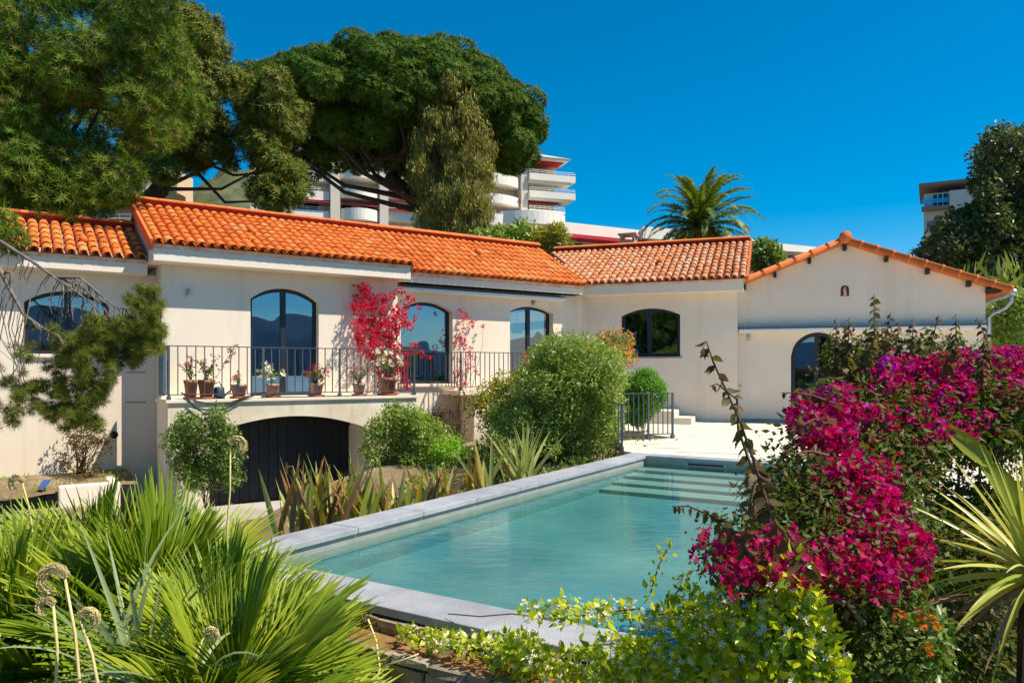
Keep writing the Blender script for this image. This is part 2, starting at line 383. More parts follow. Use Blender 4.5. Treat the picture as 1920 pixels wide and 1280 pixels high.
def tile_material():
    m, n, l, b = mat('canal_tile_terracotta')
    a = n.new('ShaderNodeAttribute'); a.attribute_name = 'rnd'
    oi = n.new('ShaderNodeObjectInfo'); ad = n.new('ShaderNodeMath'); ad.operation = 'ADD'
    fr = n.new('ShaderNodeMath'); fr.operation = 'FRACT'
    l.new(a.outputs['Fac'], ad.inputs[0]); l.new(oi.outputs['Random'], ad.inputs[1]); l.new(ad.outputs[0], fr.inputs[0])
    r = ramp(n, [(0, (.62, .14, .024)), (.16, (.69, .165, .027)), (.45, (.74, .195, .035)), (.85, (.78, .23, .045)), (1, (.76, .30, .10))])
    l.new(fr.outputs[0], r.inputs[0])
    tc = n.new('ShaderNodeNewGeometry'); nz = n.new('ShaderNodeTexNoise'); nz.inputs['Scale'].default_value = 9; nz.inputs['Detail'].default_value = 7
    l.new(tc.outputs['Position'], nz.inputs['Vector'])
    r2 = ramp(n, [(.28, (.76, .70, .67)), (.45, (1, 1, 1)), (.72, (1.0, .96, .9))]); l.new(nz.outputs['Fac'], r2.inputs[0])
    mx = n.new('ShaderNodeMixRGB'); mx.blend_type = 'MULTIPLY'; mx.inputs[0].default_value = 1
    l.new(r.outputs[0], mx.inputs[1]); l.new(r2.outputs[0], mx.inputs[2]); l.new(mx.outputs[0], b.inputs['Base Color'])
    b.inputs['Roughness'].default_value = .78; b.inputs['Specular IOR Level'].default_value = .25
    return m
M['tile'] = tile_material()
M['pale_tile'] = tile_material(); M['pale_tile'].name = 'sun_bleached_tile_terracotta'
for nd in M['pale_tile'].node_tree.nodes:
    if nd.type == 'VALTORGB' and len(nd.color_ramp.elements) == 5:
        for e, c in zip(nd.color_ramp.elements, [(.58, .18, .07), (.74, .27, .11), (.78, .32, .14), (.80, .38, .20), (.74, .44, .29)]): e.color = (*c, 1)

def glass_material():
    m, n, l, b = mat('window_glass'); n.remove(b)
    t = n.new('ShaderNodeBsdfTransparent'); t.inputs[0].default_value = (.62, .66, .68, 1)
    g = n.new('ShaderNodeBsdfGlossy'); g.inputs['Roughness'].default_value = .015; g.inputs[0].default_value = (.42, .70, .90, 1)
    fr = n.new('ShaderNodeFresnel'); fr.inputs[0].default_value = 2.6
    geo = n.new('ShaderNodeNewGeometry'); gz = n.new('ShaderNodeTexNoise'); gz.inputs['Scale'].default_value = 1.1; gz.inputs['Detail'].default_value = 1
    l.new(geo.outputs['Position'], gz.inputs['Vector']); gb = n.new('ShaderNodeBump'); gb.inputs['Strength'].default_value = .25; gb.inputs['Distance'].default_value = .04
    l.new(gz.outputs['Fac'], gb.inputs['Height']); l.new(gb.outputs[0], g.inputs['Normal'])
    ad = n.new('ShaderNodeMath'); ad.operation = 'ADD'; ad.use_clamp = True; ad.inputs[1].default_value = .15
    l.new(fr.outputs[0], ad.inputs[0])
    mx = n.new('ShaderNodeMixShader'); l.new(ad.outputs[0], mx.inputs[0]); l.new(t.outputs[0], mx.inputs[1]); l.new(g.outputs[0], mx.inputs[2])
    l.new(mx.outputs[0], n['Material Output'].inputs[0]); return m
M['glass'] = glass_material()

def water_material():
    m, n, l, b = mat('pool_water'); n.remove(b)
    t = n.new('ShaderNodeBsdfTransparent'); t.inputs[0].default_value = (.80, .98, .98, 1)
    g = n.new('ShaderNodeBsdfGlossy'); g.inputs['Roughness'].default_value = .02
    fr = n.new('ShaderNodeFresnel'); fr.inputs[0].default_value = 1.333
    tc = n.new('ShaderNodeTexCoord'); mp = n.new('ShaderNodeMapping'); mp.inputs['Scale'].default_value = (1, 2.2, 1)
    l.new(tc.outputs['Object'], mp.inputs[0])
    n1 = n.new('ShaderNodeTexNoise'); n1.inputs['Scale'].default_value = 3.4; n1.inputs['Detail'].default_value = 5; n1.inputs['Distortion'].default_value = .8
    l.new(mp.outputs[0], n1.inputs['Vector'])
    bp = n.new('ShaderNodeBump'); bp.inputs['Strength'].default_value = .10; bp.inputs['Distance'].default_value = .05
    l.new(n1.outputs['Fac'], bp.inputs['Height'])
    l.new(bp.outputs[0], g.inputs['Normal']); l.new(bp.outputs[0], fr.inputs['Normal'])
    mx = n.new('ShaderNodeMixShader'); l.new(fr.outputs[0], mx.inputs[0]); l.new(t.outputs[0], mx.inputs[1]); l.new(g.outputs[0], mx.inputs[2])
    l.new(mx.outputs[0], n['Material Output'].inputs[0])
    return m
M['water'] = water_material()

# ------------------------------------------------------------------ the setting: ground, sea, mountains
def ground_h(x, y):
    if y > 27: return -0.6 + (y - 27) * .125 + 1.0 * math.sin(x * .07) * min(1, (y - 27) / 40)
    if y > 24: return -1.7 + (y - 24) / 3 * 1.1
    if y > -6: return -1.7
    return max(-75.0, -1.7 - (-6 - y) * .32)
xs = sorted(set([-9000, -4000, -1500, -600, -300] + list(range(-160, 161, 10)) + [300, 600, 1500, 4000, 9000]))
ys = [-240, -200, -150, -100, -60, -40, -25, -15, -10, -6, 0, 8, 16, 24, 25.5, 27, 32, 40, 50, 60, 75, 90, 110, 130, 160, 200, 260, 340]
mb = MB(); nx = len(xs)
mb.v = [(x, y, ground_h(x, y)) for y in ys for x in xs]
mb.f = [(j * nx + i, j * nx + i + 1, (j + 1) * nx + i + 1, (j + 1) * nx + i) for j in range(len(ys) - 1) for i in range(nx - 1)]
tag(mb.build('ground', M['ground'], smooth=True), kind='structure')
mb = MB(); mb.add([(-15000, -15000, -70), (15000, -15000, -70), (15000, -200, -70), (-15000, -200, -70)], [(0, 1, 2, 3)])
tag(mb.build('sea', M['sea']), kind='structure')
mb = MB(); prev = None; n_m = 90
for i in range(n_m + 1):
    a = R(170 + 200 * i / n_m); hgt = 330 + 110 * math.sin(i * .31) + 70 * math.sin(i * .83 + 1) + 30 * math.sin(i * 2.1)
    for rr, zz in ((5600, -70), (6100, hgt * .55 - 40), (6700, hgt), (7600, hgt * .4)):
        mb.v.append((rr * math.cos(a), rr * math.sin(a), zz))
for i in range(n_m):
    for k in range(3): mb.f.append((i * 4 + k, (i + 1) * 4 + k, (i + 1) * 4 + k + 1, i * 4 + k + 1))
tag(mb.build('mountains', M['mountain'], smooth=True), kind='structure')

# scrub hill seen between the pines and the apartment block
mb = MB(); hx = np.linspace(-130, 10, 71); hyy = np.linspace(150, 260, 40)
for y in hyy:
    for x in hx:
        t = (y - 150) / 110
        z = 8 + 63 * t * math.exp(-((x + 92) / 55) ** 2) + rng.normal(0, 1.0)
        mb.v.append((x + rng.normal(0, .4), y, z))
for j in range(39):
    for i in range(70): mb.f.append((j * 71 + i, j * 71 + i + 1, (j + 1) * 71 + i + 1, (j + 1) * 71 + i))
tag(mb.build('hill', M['hill'], smooth=True), kind='structure')

# ------------------------------------------------------------------ frames of the facades and of the pool
FA = Frame((-6.93755, 14.59718), (.83098, .55630))
FB = Frame((1.96501, 21.15863), (.94264, -.33381))
PF = Frame((-2.41, 5.39), (.846, -.533))          # pool: u across it, -v along it
PW, PL = 4.05, 8.37

# ------------------------------------------------------------------ terrace with its paving slabs, driveway, beds
def ppt(a, l): q = PF.p(a, -l, 0); return (q[0], q[1])
tpoly = [ppt(0, PL + .002), (1.92, 12.78), (2.12, 14.75), (3.35, 15.3), (2.3, 17.6), tuple(FB.p(.8, 0, 0)[:2]), tuple(FB.p(4.24, 0, 0)[:2]), tuple(FB.p(4.24, -.3, 0)[:2]),
         tuple(FB.p(12, -.3, 0)[:2]), (16, 12), (12, 3.2), (6.1, 3.14), (2.95, 5.28), ppt(PW + .002, 1.9), ppt(PW + .002, PL + .002)]
mb = MB(); k = len(tpoly)
mb.v = [(x, y, -.010) for x, y in tpoly] + [(x, y, -.35) for x, y in tpoly]
mb.f = [tuple(range(k - 1, -1, -1))] + [(i, (i + 1) % k, (i + 1) % k + k, i + k) for i in range(k)]
terrace = tag(mb.build('terrace', M['terrace']), kind='structure')
slab_me = None
tb = FB.U3(); tn = -FB.N3()
sw, sd = .90, .60
for j in range(-1, 32):
    for i in range(-6, 14):
        o_ = FB.p(0, 0, 0) + tb * (i * sw + (.45 if j % 2 else 0)) - tn * (j * sd + .02)
        cs = np.array([o_, o_ + tb * sw, o_ + tb * sw - tn * sd, o_ - tn * sd])
        if not in_poly(tpoly, cs[:, 0], cs[:, 1]).all(): continue
        if slab_me is None:
            m2 = MB(); m2.box(.006, sw - .006, -sd + .006, -.006, -.02, 0); so = m2.build('paving_slab', M['terrace'], terrace); slab_me = so.data
        else:
            so = link(bpy.data.objects.new('paving_slab', slab_me), terrace)
        so.location = (o_[0], o_[1], rng.normal(0, .0006)); so.rotation_euler = (0, 0, math.atan2(tb[1], tb[0]))
# steps by the wall of the right wing
mb = MB(); mb.fbox(FB, -.3, 3.18, .003, 1.25, -.01, .16); tag(mb.build('step', M['terrace'], terrace))
mb = MB(); mb.fbox(FB, -.3, 2.75, .003, 1.25, .161, .33); tag(mb.build('step', M['terrace'], terrace))
mb = MB(); mb.fbox(FA, -9, 5.5, 1.2, 7.2, -1.5, -1.35); mb.fbox(FA, .9, 3.9, .15, 1.2, -1.5, -1.351)
tag(mb.build('driveway', M['drive']), kind='structure')
# planting bed between the pool and the house
mb = MB(); ga = np.linspace(-5.2, -.012, 16); gl = np.linspace(2.0, 17, 31)
for l_ in gl:
    for a_ in ga:
        q = PF.p(a_, -l_, 0); t = min(1, max(0, (l_ - 3.5) / 5.0)); z = -1.32 + 1.0 * t + rng.normal(0, .03)
        if l_ > 8.2: z = min(z, -.3 + rng.normal(0, .02))
        mb.v.append((q[0], q[1], z))
for j in range(30):
    for i in range(15): mb.f.append((j * 16 + i, j * 16 + i + 1, (j + 1) * 16 + i + 1, (j + 1) * 16 + i))
tag(mb.build('planting_bed', M['soil'], smooth=True), kind='structure')
# earth bed in front of the left wing
mb = MB(); gu = np.linspace(-6, -.45, 24); gv = np.linspace(-.72, 1.0, 12)
for v_ in gv:
    for u_ in gu:
        slope = max(0, -u_ - .9) * .06 * max(0, v_ + .2)
        mb.v.append(tuple(FA.p(u_, v_, -.60 - .05 * (v_ + .7) - slope + rng.normal(0, .012))))
for j in range(11):
    for i in range(23): mb.f.append((j * 24 + i, j * 24 + i + 1, (j + 1) * 24 + i + 1, (j + 1) * 24 + i))
tag(mb.build('earth_bed', M['soil'], smooth=True), kind='structure')
mb = MB(); mb.fbox(FA, -1.70, -.75, .86, 1.06, -1.36, -.62); mb.fbox(FA, -.92, -.75, .0, .86, -1.36, -.625)
bed_wall = mb.build('bed_wall', M['stucco'], bevel=.03); tag(bed_wall, 'low cream kerb wall holding the earth bed left of the garage', 'low wall')
mb = MB(); mb.fbox(FA, -6, -1.15, .95, 1.12, -1.36, -.98)
tag(mb.build('stone_edging', M['stone'], bevel=.03), 'rough stone edging along the front of the dry earth bed', 'edging')
# weeds on the bed
n = 420; uu = rng.uniform(-2.6, -.5, n); vv = rng.uniform(-.65, .9, n)
keep = rng.random(n) < (.35 + .65 * (np.sin(uu * 3.1 + 1) * np.sin(vv * 4) > .1)); uu, vv = uu[keep], vv[keep]
P = np.array([FA.p(a, b, -.60 - .05 * (b + .7) - max(0, -a - .9) * .06 * max(0, b + .2)) for a, b in zip(uu, vv)])
tag(scatter('weeds', None, M['grass'], P, rng.normal(0, .5, P.shape) + Z3, rng.uniform(.05, .13, len(P)), LANCE), 'small green weeds sprouting on the dry earth bed', 'weeds', kind='stuff')

# ------------------------------------------------------------------ swimming pool
pool = empty('swimming_pool', 'rectangular pool rimmed with grey stone slabs and filled with turquoise water', 'pool', loc=(0, 0, 0))
cw = .33
def coping_slab(a0, a1, l0, l1):
    mb = MB(); g = .003
    mb.fbox(PF, a0 + g, a1 - g, -l1 + g, -l0 - g, -.052, rng.normal(0, .0008))
    mb.build('coping_slab', M['coping'], pool, bevel=.006)
edges = [0, .62, 1.5, 2.4, 3.3, 4.2, 5.1, 6.0, 6.9, 7.7, PL]
for l0, l1 in zip(edges[:-1], edges[1:]):
    coping_slab(-.02, cw, l0, l1); coping_slab(PW - cw, PW, l0, l1)
ae = [cw, 1.02, 1.86, 2.7, PW - cw]
for a0, a1 in zip(ae[:-1], ae[1:]):
    coping_slab(a0, a1, -.03, cw - .0); coping_slab(a0, a1, PL - cw, PL)
DEP = -.375; wi = cw - .035
def pool_side(a0, a1, l0, l1, z0, z1, name='pool_wall', m=None):
    mb = MB(); mb.fbox(PF, a0, a1, -l1, -l0, z0, z1); return mb.build(name, m or M['pool_stone'], pool)
pool_side(.05, wi, .05, PL - .05, DEP, -.053); pool_side(PW - wi, PW - .05, .05, PL - .05, DEP, -.053)
pool_side(wi + .001, PW - wi - .001, .05, wi, DEP, -.053); pool_side(wi + .001, PW - wi - .001, PL - wi, PL - .05, DEP, -.053)
pool_side(wi + .001, PW - wi - .001, wi + .001, PL - wi - .001, DEP - .1, DEP, 'pool_floor')
for i in range(4):
    le = PL - wi - .006; pool_side(wi + .006, PW - wi - .006, le - .42 * (i + 1), le - .42 * i - .001, DEP + .001, -.185 - .045 * i, 'pool_step', M['step'])
for a0, a1, l0, l1 in ((wi + .001, wi + .004, wi + .005, PL - wi - .005), (PW - wi - .004, PW - wi - .001, wi + .005, PL - wi - .005), (wi + .005, PW - wi - .005, wi + .001, wi + .004), (wi + .005, PW - wi - .005, PL - wi - .004, PL - wi - .001)):
    mb = MB(); mb.fbox(PF, a0, a1, -l1, -l0, -.20, -.0535); mb.build('waterline_band', M['band'], pool)
# skimmer in the far wall
vS = -(PL - wi - .004); mb = MB()
mb.fbox(PF, .98, 1.62, vS + .001, vS + .012, -.12, -.065); mb.build('skimmer_frame', M['coping'], pool)
mb = MB(); mb.fbox(PF, 1.02, 1.58, vS + .012, vS + .018, -.108, -.08); mb.build('skimmer_slot', M['black'], pool)
mb = MB(); mb.add([PF.p(a_, -b_, -.13) for a_, b_ in ((wi + .004, wi + .004), (PW - wi - .004, wi + .004), (PW - wi - .004, PL - wi - .004), (wi + .004, PL - wi - .004))], [(0, 1, 2, 3)])
tag(mb.build('pool_water', M['water']), kind='structure')

# dry-stone wall below the near coping, with a planted ledge and a lower wall
swall = empty('stone_wall', 'brown dry-stone wall under the near edge of the pool', 'stone wall')
mb = MB(); mb.fbox(PF, -.0, 5.6, -.06, .035, -1.75, -.056); mb.build('core', M['joint'], swall)
mb = MB(); mb.fbox(PF, -.3, 5.6, .0351, .27, -1.75, -.15); mb.build('core', M['joint'], swall)
mb = MB(); mb.fbox(PF, -.3, 5.6, .036, .30, -.149, -.135); mb.build('ledge', M['litter'], swall)
mb = MB(); mb.fbox(PF, -.02, .03, -PL, -.04, -1.7, -.054); mb.build('side_face', M['stucco_old'], swall)
def stone_course(u0, u1, z0, z1, v, depth):
    u = u0
    while u < u1:
        w = rng.uniform(.10, .34); hgt = z1 - z0
        c = []
        j = lambda s=.012: rng.uniform(-s, s)
        va = v + rng.uniform(.0, .03)
        ua, ub = u + .004 + abs(j(.006)), u + w - .004 - abs(j(.006))
        za, zb = z0 + .003, z1 - .003
        bot = [(ua + j(), va + j(.01)), (ub + j(), va + j(.01)), (ub, v - depth), (ua, v - depth)]
        top = [(ua + j(), va + j(.01)), (ub + j(), va + j(.01)), (ub, v - depth), (ua, v - depth)]
        jz = [j(.008) for _ in range(8)]
        MB().hexa([PF.p(a, b, za + jz[i]) for i, (a, b) in enumerate(bot)] + [PF.p(a, b, zb + jz[4 + i]) for i, (a, b) in enumerate(top)]).build('stone', M['stone'], swall)
        u += w
z = -.058
for k in range(2): stone_course(.0, 3.4, z - .046, z, .04, .03); z -= .046
z = -.137
stone_course(-.3, 3.6, z - .035, z + .012, .30, .05); z -= .036
while z > -1.0:
    h_ = rng.uniform(.05, .115); stone_course(-.3, 3.3, z - h_, z, .285, .03); z -= h_

# ------------------------------------------------------------------ villa
villa = empty('villa', 'low cream villa with orange tiled roofs, arched windows and a balcony over a garage', 'house', loc=tuple(FA.p(0, 0, 0)))
villa.location = (0, 0, 0)

def arc_fn(ua, ub, zs, za):
    h_ = za - zs; w = (ub - ua) / 2; Rr = (w * w + h_ * h_) / (2 * h_); uc = (ua + ub) / 2; zc = za - Rr
    return lambda u: zc + math.sqrt(max(0, Rr * Rr - (u - uc) ** 2))

def arch_wall(fr, u0, u1, z0, z1, vf, vb, ops, name, m, parent, seg=18, top=None):
    """wall with arched openings (ua, ub, zb, zs, za); top(u): height of the upper edge"""
    top = top or (lambda u: z1)
    mb = MB(); cuts = [u0]
    def quad(ua, ub, za0, za1, zb0, zb1):
        for v, flip in ((vf, False), (vb, True)):
            q = [fr.p(ua, v, za0), fr.p(ub, v, zb0), fr.p(ub, v, zb1), fr.p(ua, v, za1)]
            mb.add(q, [(3, 2, 1, 0) if flip else (0, 1, 2, 3)])
    u = u0
    brk = []
    for op in sorted(ops):
        ua, ub, zb, zs, za = op
        quad(u, ua, z0, top(u), z0, top(ua)); f = arc_fn(ua, ub, zs, za)
        us = np.linspace(ua, ub, seg + 1)
        for a, b in zip(us[:-1], us[1:]):
            quad(a, b, f(a), top(a), f(b), top(b))
            if zb > z0: quad(a, b, z0, zb, z0, zb)
            mb.add([fr.p(a, vf, f(a)), fr.p(b, vf, f(b)), fr.p(b, vb, f(b)), fr.p(a, vb, f(a))], [(3, 2, 1, 0)])
        for uu_ in (ua, ub): mb.add([fr.p(uu_, vf, zb), fr.p(uu_, vb, zb), fr.p(uu_, vb, zs), fr.p(uu_, vf, zs)], [(0, 1, 2, 3)])
        mb.add([fr.p(ua, vf, zb), fr.p(ub, vf, zb), fr.p(ub, vb, zb), fr.p(ua, vb, zb)], [(0, 1, 2, 3)])
        u = ub
    um = [u, u1]
    quad(u, u1, z0, top(u), z0, top(u1))
    for uu_ in (u0, u1): mb.add([fr.p(uu_, vf, z0), fr.p(uu_, vb, z0), fr.p(uu_, vb, top(uu_)), fr.p(uu_, vf, top(uu_))], [(0, 1, 2, 3)])
    return mb.build(name, m, parent)

def ring_profile(ua, ub, zb, zs, za, seg=16):
    f = arc_fn(ua, ub, zs, za); us = np.linspace(ua, ub, seg + 1)
    return [(ua, zb)] + [(u, f(u)) for u in us] + [(ub, zb)]

def window(fr, op, v, mull=(), fw=.075, panel=0, parent=None, rails=(), shape=None):
    ua, ub, zb, zs, za = op
    w = bpy.data.objects.new('window', None); link(w, parent)
    out = ring_profile(ua, ub, zb, zs, za); inn = ring_profile(ua + fw, ub - fw, zb + fw, zs - .01, za - fw)
    mb = MB(); n = len(out)
    for vv in (v, v - .06):
        mb.v += [tuple(fr.p(a, vv, b)) for a, b in out] + [tuple(fr.p(a, vv, b)) for a, b in inn]
    for i in range(n):
        j = (i + 1) % n
        mb.f += [(i, j, n + j, n + i), (2 * n + j, 2 * n + i, 3 * n + i, 3 * n + j), (n + i, n + j, 3 * n + j, 3 * n + i)]
    mb.build('frame', M['frame'], w)
    f = arc_fn(ua + fw, ub - fw, zs - .01, za - fw)
    xs_ = [ua + fw] + list(mull) + [ub - fw]
    for mu in mull:
        mb = MB(); mb.fbox(fr, mu - .055, mu + .055, v - .055, v + .012, zb + fw - .005, f(mu) + .006); mb.build('mullion', M['frame'], w)
    for rz in rails:
        mb = MB(); mb.fbox(fr, ua + fw - .004, ub - fw + .004, v - .05, v + .006, rz - .03, rz + .03); mb.build('rail', M['frame'], w)
    for a, b in zip(xs_[:-1], xs_[1:]):
        us = np.linspace(a, b, 12); zb_ = zb + (panel or fw)
        mb = MB(); m_ = len(us)
        mb.v = [tuple(fr.p(u, v - .03, zb_)) for u in us] + [tuple(fr.p(u, v - .03, f(u))) for u in us]
        mb.f = [(i, i + 1, m_ + i + 1, m_ + i) for i in range(m_ - 1)]
        mb.build('pane', M['glass'], w)
        if panel:
            mb = MB(); mb.fbox(fr, a, b, v - .045, v - .012, zb + .02, zb_); mb.build('panel', M['shutter'], w)
    return w

# walls
ZT = 3.48
op_door = (1.78, 3.24, .83, 2.86, 3.13)
arch_wall(FA, .08, 5.13, .80, ZT, 0, -.25, [op_door], 'wall', M['stucco'], villa)
mb = MB(); mb.fbox(FA, .0805, .30, -1.6, -.2505, -1.4, ZT); mb.build('wall', M['stucco'], villa)
mb = MB(); mb.fbox(FA, 4.9, 5.129, -.51, -.2505, -1.4, ZT); mb.build('wall', M['stucco'], villa)
op_w1 = (5.45, 6.88, 1.04, 2.84, 3.06); op_w2 = (8.62, 10.05, .86, 2.94, 3.10)
arch_wall(FA, 5.0, 11.048, -1.4, ZT, -.5, -.75, [op_w1, op_w2], 'wall', M['stucco'], villa)
op_wl = (-2.17, -.76, 1.68, 2.66, 2.90)
arch_wall(FA, -6.0, .0795, -1.4, 3.3, -.7, -.95, [op_wl], 'wall', M['stucco'], villa)
op_wb = (1.13, 2.75, 1.75, 2.88, 3.08)
arch_wall(FB, 0.0, 4.24, -.3, ZT, 0, -.25, [op_wb], 'wall', M['stucco'], villa)
mb = MB(); mb.fbox(FB, 3.99, 4.239, -3.2, -.2505, -.3, ZT); mb.build('wall', M['stucco'], villa)
# dim rooms behind the glass
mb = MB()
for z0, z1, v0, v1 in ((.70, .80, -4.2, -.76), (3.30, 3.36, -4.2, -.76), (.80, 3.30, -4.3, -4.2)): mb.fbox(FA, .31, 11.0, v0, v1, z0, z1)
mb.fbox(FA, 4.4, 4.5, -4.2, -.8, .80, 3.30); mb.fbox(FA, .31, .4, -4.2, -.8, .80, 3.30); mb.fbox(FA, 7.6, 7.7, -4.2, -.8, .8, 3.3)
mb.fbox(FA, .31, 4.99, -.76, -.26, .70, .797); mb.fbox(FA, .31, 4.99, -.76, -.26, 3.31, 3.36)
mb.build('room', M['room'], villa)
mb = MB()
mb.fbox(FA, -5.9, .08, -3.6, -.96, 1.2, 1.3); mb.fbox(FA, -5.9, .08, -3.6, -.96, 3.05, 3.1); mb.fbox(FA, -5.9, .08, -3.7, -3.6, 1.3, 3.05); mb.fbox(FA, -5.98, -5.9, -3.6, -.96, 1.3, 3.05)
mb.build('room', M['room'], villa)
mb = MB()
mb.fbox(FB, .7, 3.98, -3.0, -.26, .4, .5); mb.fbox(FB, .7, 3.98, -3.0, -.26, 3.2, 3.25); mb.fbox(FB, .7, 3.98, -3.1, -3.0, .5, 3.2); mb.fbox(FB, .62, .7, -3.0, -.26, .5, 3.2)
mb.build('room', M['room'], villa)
# windows
window(FA, op_door, -.17, [2.51], parent=villa, panel=.42)
window(FA, op_w1, -.68, [], parent=villa)
window(FA, op_w2, -.68, [9.33], parent=villa)
window(FA, op_wl, -.87, [-1.46], parent=villa)
window(FB, op_wb, -.14, [1.90], parent=villa, fw=.09)
mb = MB(); mb.fbox(FB, 1.06, 2.80, -.13, .06, 1.70, 1.748); mb.build('window_sill', M['coping'], villa, bevel=.008)
mb = MB(); mb.fbox(FA, 5.40, 6.95, -.66, -.42, .965, 1.035); mb.build('window_sill', M['stucco'], villa, bevel=.008)
mb = MB(); mb.fbox(FA, -2.22, -.70, -.86, -.64, 1.61, 1.675); mb.build('window_sill', M['stucco'], villa, bevel=.008)
# base trim on the terrace walls
mb = MB(); mb.fbox(FB, 3.19, 4.252, .002, .014, -.002, .08); mb.build('skirting', M['terrace'], villa)
# cornices
def cornice(fr, u0, u1, v0, v1, z0, z1):
    mb = MB(); mb.fbox(fr, u0, u1, v0, v1, z0, z1); mb.build('cornice', M['cornice'], villa, bevel=.006)
cornice(FA, -.13, 5.25, -.3, .45, 3.455, 3.71)
cornice(FA, 5.251, 10.76, -.8, -.08, 3.46, 3.665)
cornice(FA, -6, -.131, -1.0, -.28, 3.26, 3.50)
cornice(FB, .17, 4.40, -.3, .36, 3.45, 3.69)

# roofs: deck, channel tiles and single canal tiles
PITCH = .195
def tile_shape():
    n = 7; v = []; f = []
    for (y, r, zo) in ((-.035, .089, .020), (.37, .076, .0)):
        for i in range(n):
            a = math.pi * i / (n - 1); v.append((-math.cos(a) * r, y, zo + math.sin(a) * r * .92))
    for i in range(n):
        a = math.pi * i / (n - 1); v.append((-math.cos(a) * .074, -.035, .020 + math.sin(a) * .072))
    for i in range(n):
        a = math.pi * i / (n - 1); v.append((-math.cos(a) * .070, .06, .016 + math.sin(a) * .068))
    for i in range(n - 1):
        f += [(i, i + 1, n + i + 1, n + i), (2 * n + i, 2 * n + i + 1, i + 1, i), (3 * n + i, 3 * n + i + 1, 2 * n + i + 1, 2 * n + i)]
    return v, f
TV, TF = tile_shape()
tile_me = {}
def shared_tile(m):
    if m.name not in tile_me:
        me = bpy.data.meshes.new('roof_tile'); me.from_pydata(TV, [], TF); me.materials.append(m); me.shade_smooth(); me.update()
        tile_me[m.name] = me
    return tile_me[m.name]

def roof(fr, u0, u1, ve, ze, vr, zr, rows, m, single, clip=None, cap=True, ch=None):
    """a pitched tiled plane from eave (ve, ze) up to ridge (vr, zr)"""
    e = fr.p(0, ve, ze); r = fr.p(0, vr, zr); S = r - e; Ls = np.linalg.norm(S); S = S / Ls
    U = fr.U3(); Nn = np.cross(U, S); rot = np.column_stack([U, S, Nn])
    mb = MB()
    c = lambda u, t, dz: e + U * u + S * (Ls * t) + Nn * dz
    ul = (lambda t: u0) if clip is None else clip
    mb.hexa([c(a_, t_, dz) for dz in (-.12, -.02) for a_, t_ in ((ul(0), .01), (u1, .01), (u1, 1), (ul(1), 1))])
    ro = mb.build('roof', M['mortar'], villa)
    pitch_s = (Ls - .02) / rows
    ncol = int(round((u1 - u0) / PITCH)); pu = (u1 - u0) / ncol
    keep = lambda u, t: u > ul(t) - .08
    tiles = []; chV = []; chF = []
    for i in range(ncol):
        u = u0 + (i + .5) * pu
        for j in range(rows):
            t = (j * pitch_s) / Ls
            if keep(u, t + .5 * pitch_s / Ls):
                a = rng.normal(0, .018); jit = Matrix.Rotation(a, 4, 'Z') @ Matrix.Rotation(rng.normal(0, .012), 4, 'X')
                o_ = c(u + rng.normal(0, .003), t, .015 + abs(rng.normal(0, .003))); Mx = Matrix.Identity(4)
                for rr in range(3):
                    for cc in range(3): Mx[rr][cc] = rot[rr, cc]
                    Mx[rr][3] = o_[rr]
                tiles.append(Mx @ jit)
    for i in range(ncol + 1):
        uc = u0 + i * pu
        for j in range(rows):
            t0 = (j * pitch_s - (.02 if j == 0 else 0)) / Ls; t1 = ((j + 1) * pitch_s) / Ls
            if not keep(uc, (t0 + t1) / 2): continue
            b = len(chV); nn = 5
            for t, dz in ((t0, .006), (t1, -.012)):
                for q in range(nn):
                    a = math.pi * (q / (nn - 1)); chV.append(c(uc - math.cos(a) * .085, t, dz + .07 - math.sin(a) * .075))
            for q in range(nn - 1): chF.append((b + q, b + q + 1, b + nn + q + 1, b + nn + q))
    npmesh('channel_tiles', np.array(chV), np.array(chF), ch or m, ro, rng.random(len(chV)) * .2, smooth=True, kind='stuff')
    if single:
        me = shared_tile(m)
        for Mx in tiles:
            o = link(bpy.data.objects.new('roof_tile', me), ro); o.matrix_local = Mx
    else:
        tv = np.array(TV); tf = np.array(TF); Vs = []; Fs = []
        for q, Mx in enumerate(tiles):
            A = np.array(Mx); Vs.append(tv @ A[:3, :3].T + A[:3, 3]); Fs.append(tf + q * len(tv))
        npmesh('roof_tiles', np.vstack(Vs), np.vstack(Fs), m, ro, np.repeat(rng.random(len(tiles)), len(tv)), smooth=True, kind='stuff')
    if cap:
        ua, ub = max(u0, ul(1)), u1
        mb = MB(); mb.hexa([c(a, 1 + b / Ls, dz) for dz in (-.05, .17) for a, b in ((ua, -.03), (ub, -.03), (ub, .03), (ua, .03))]); mb.build('ridge_flashing', M['rim_red'], ro)
        x = ua
        while x < ub - .05:
            w = min(.48, ub - x)
            MB().hexa([c(a, 1 + b / Ls, dz) for dz in (.171, .20) for a, b in ((x + .003, -.075), (x + w - .003, -.075), (x + w - .003, .10), (x + .003, .10))]).build('ridge_tile', M['ridge'], ro, bevel=.01)
            x += w
    # a small vent tile
    return ro, c

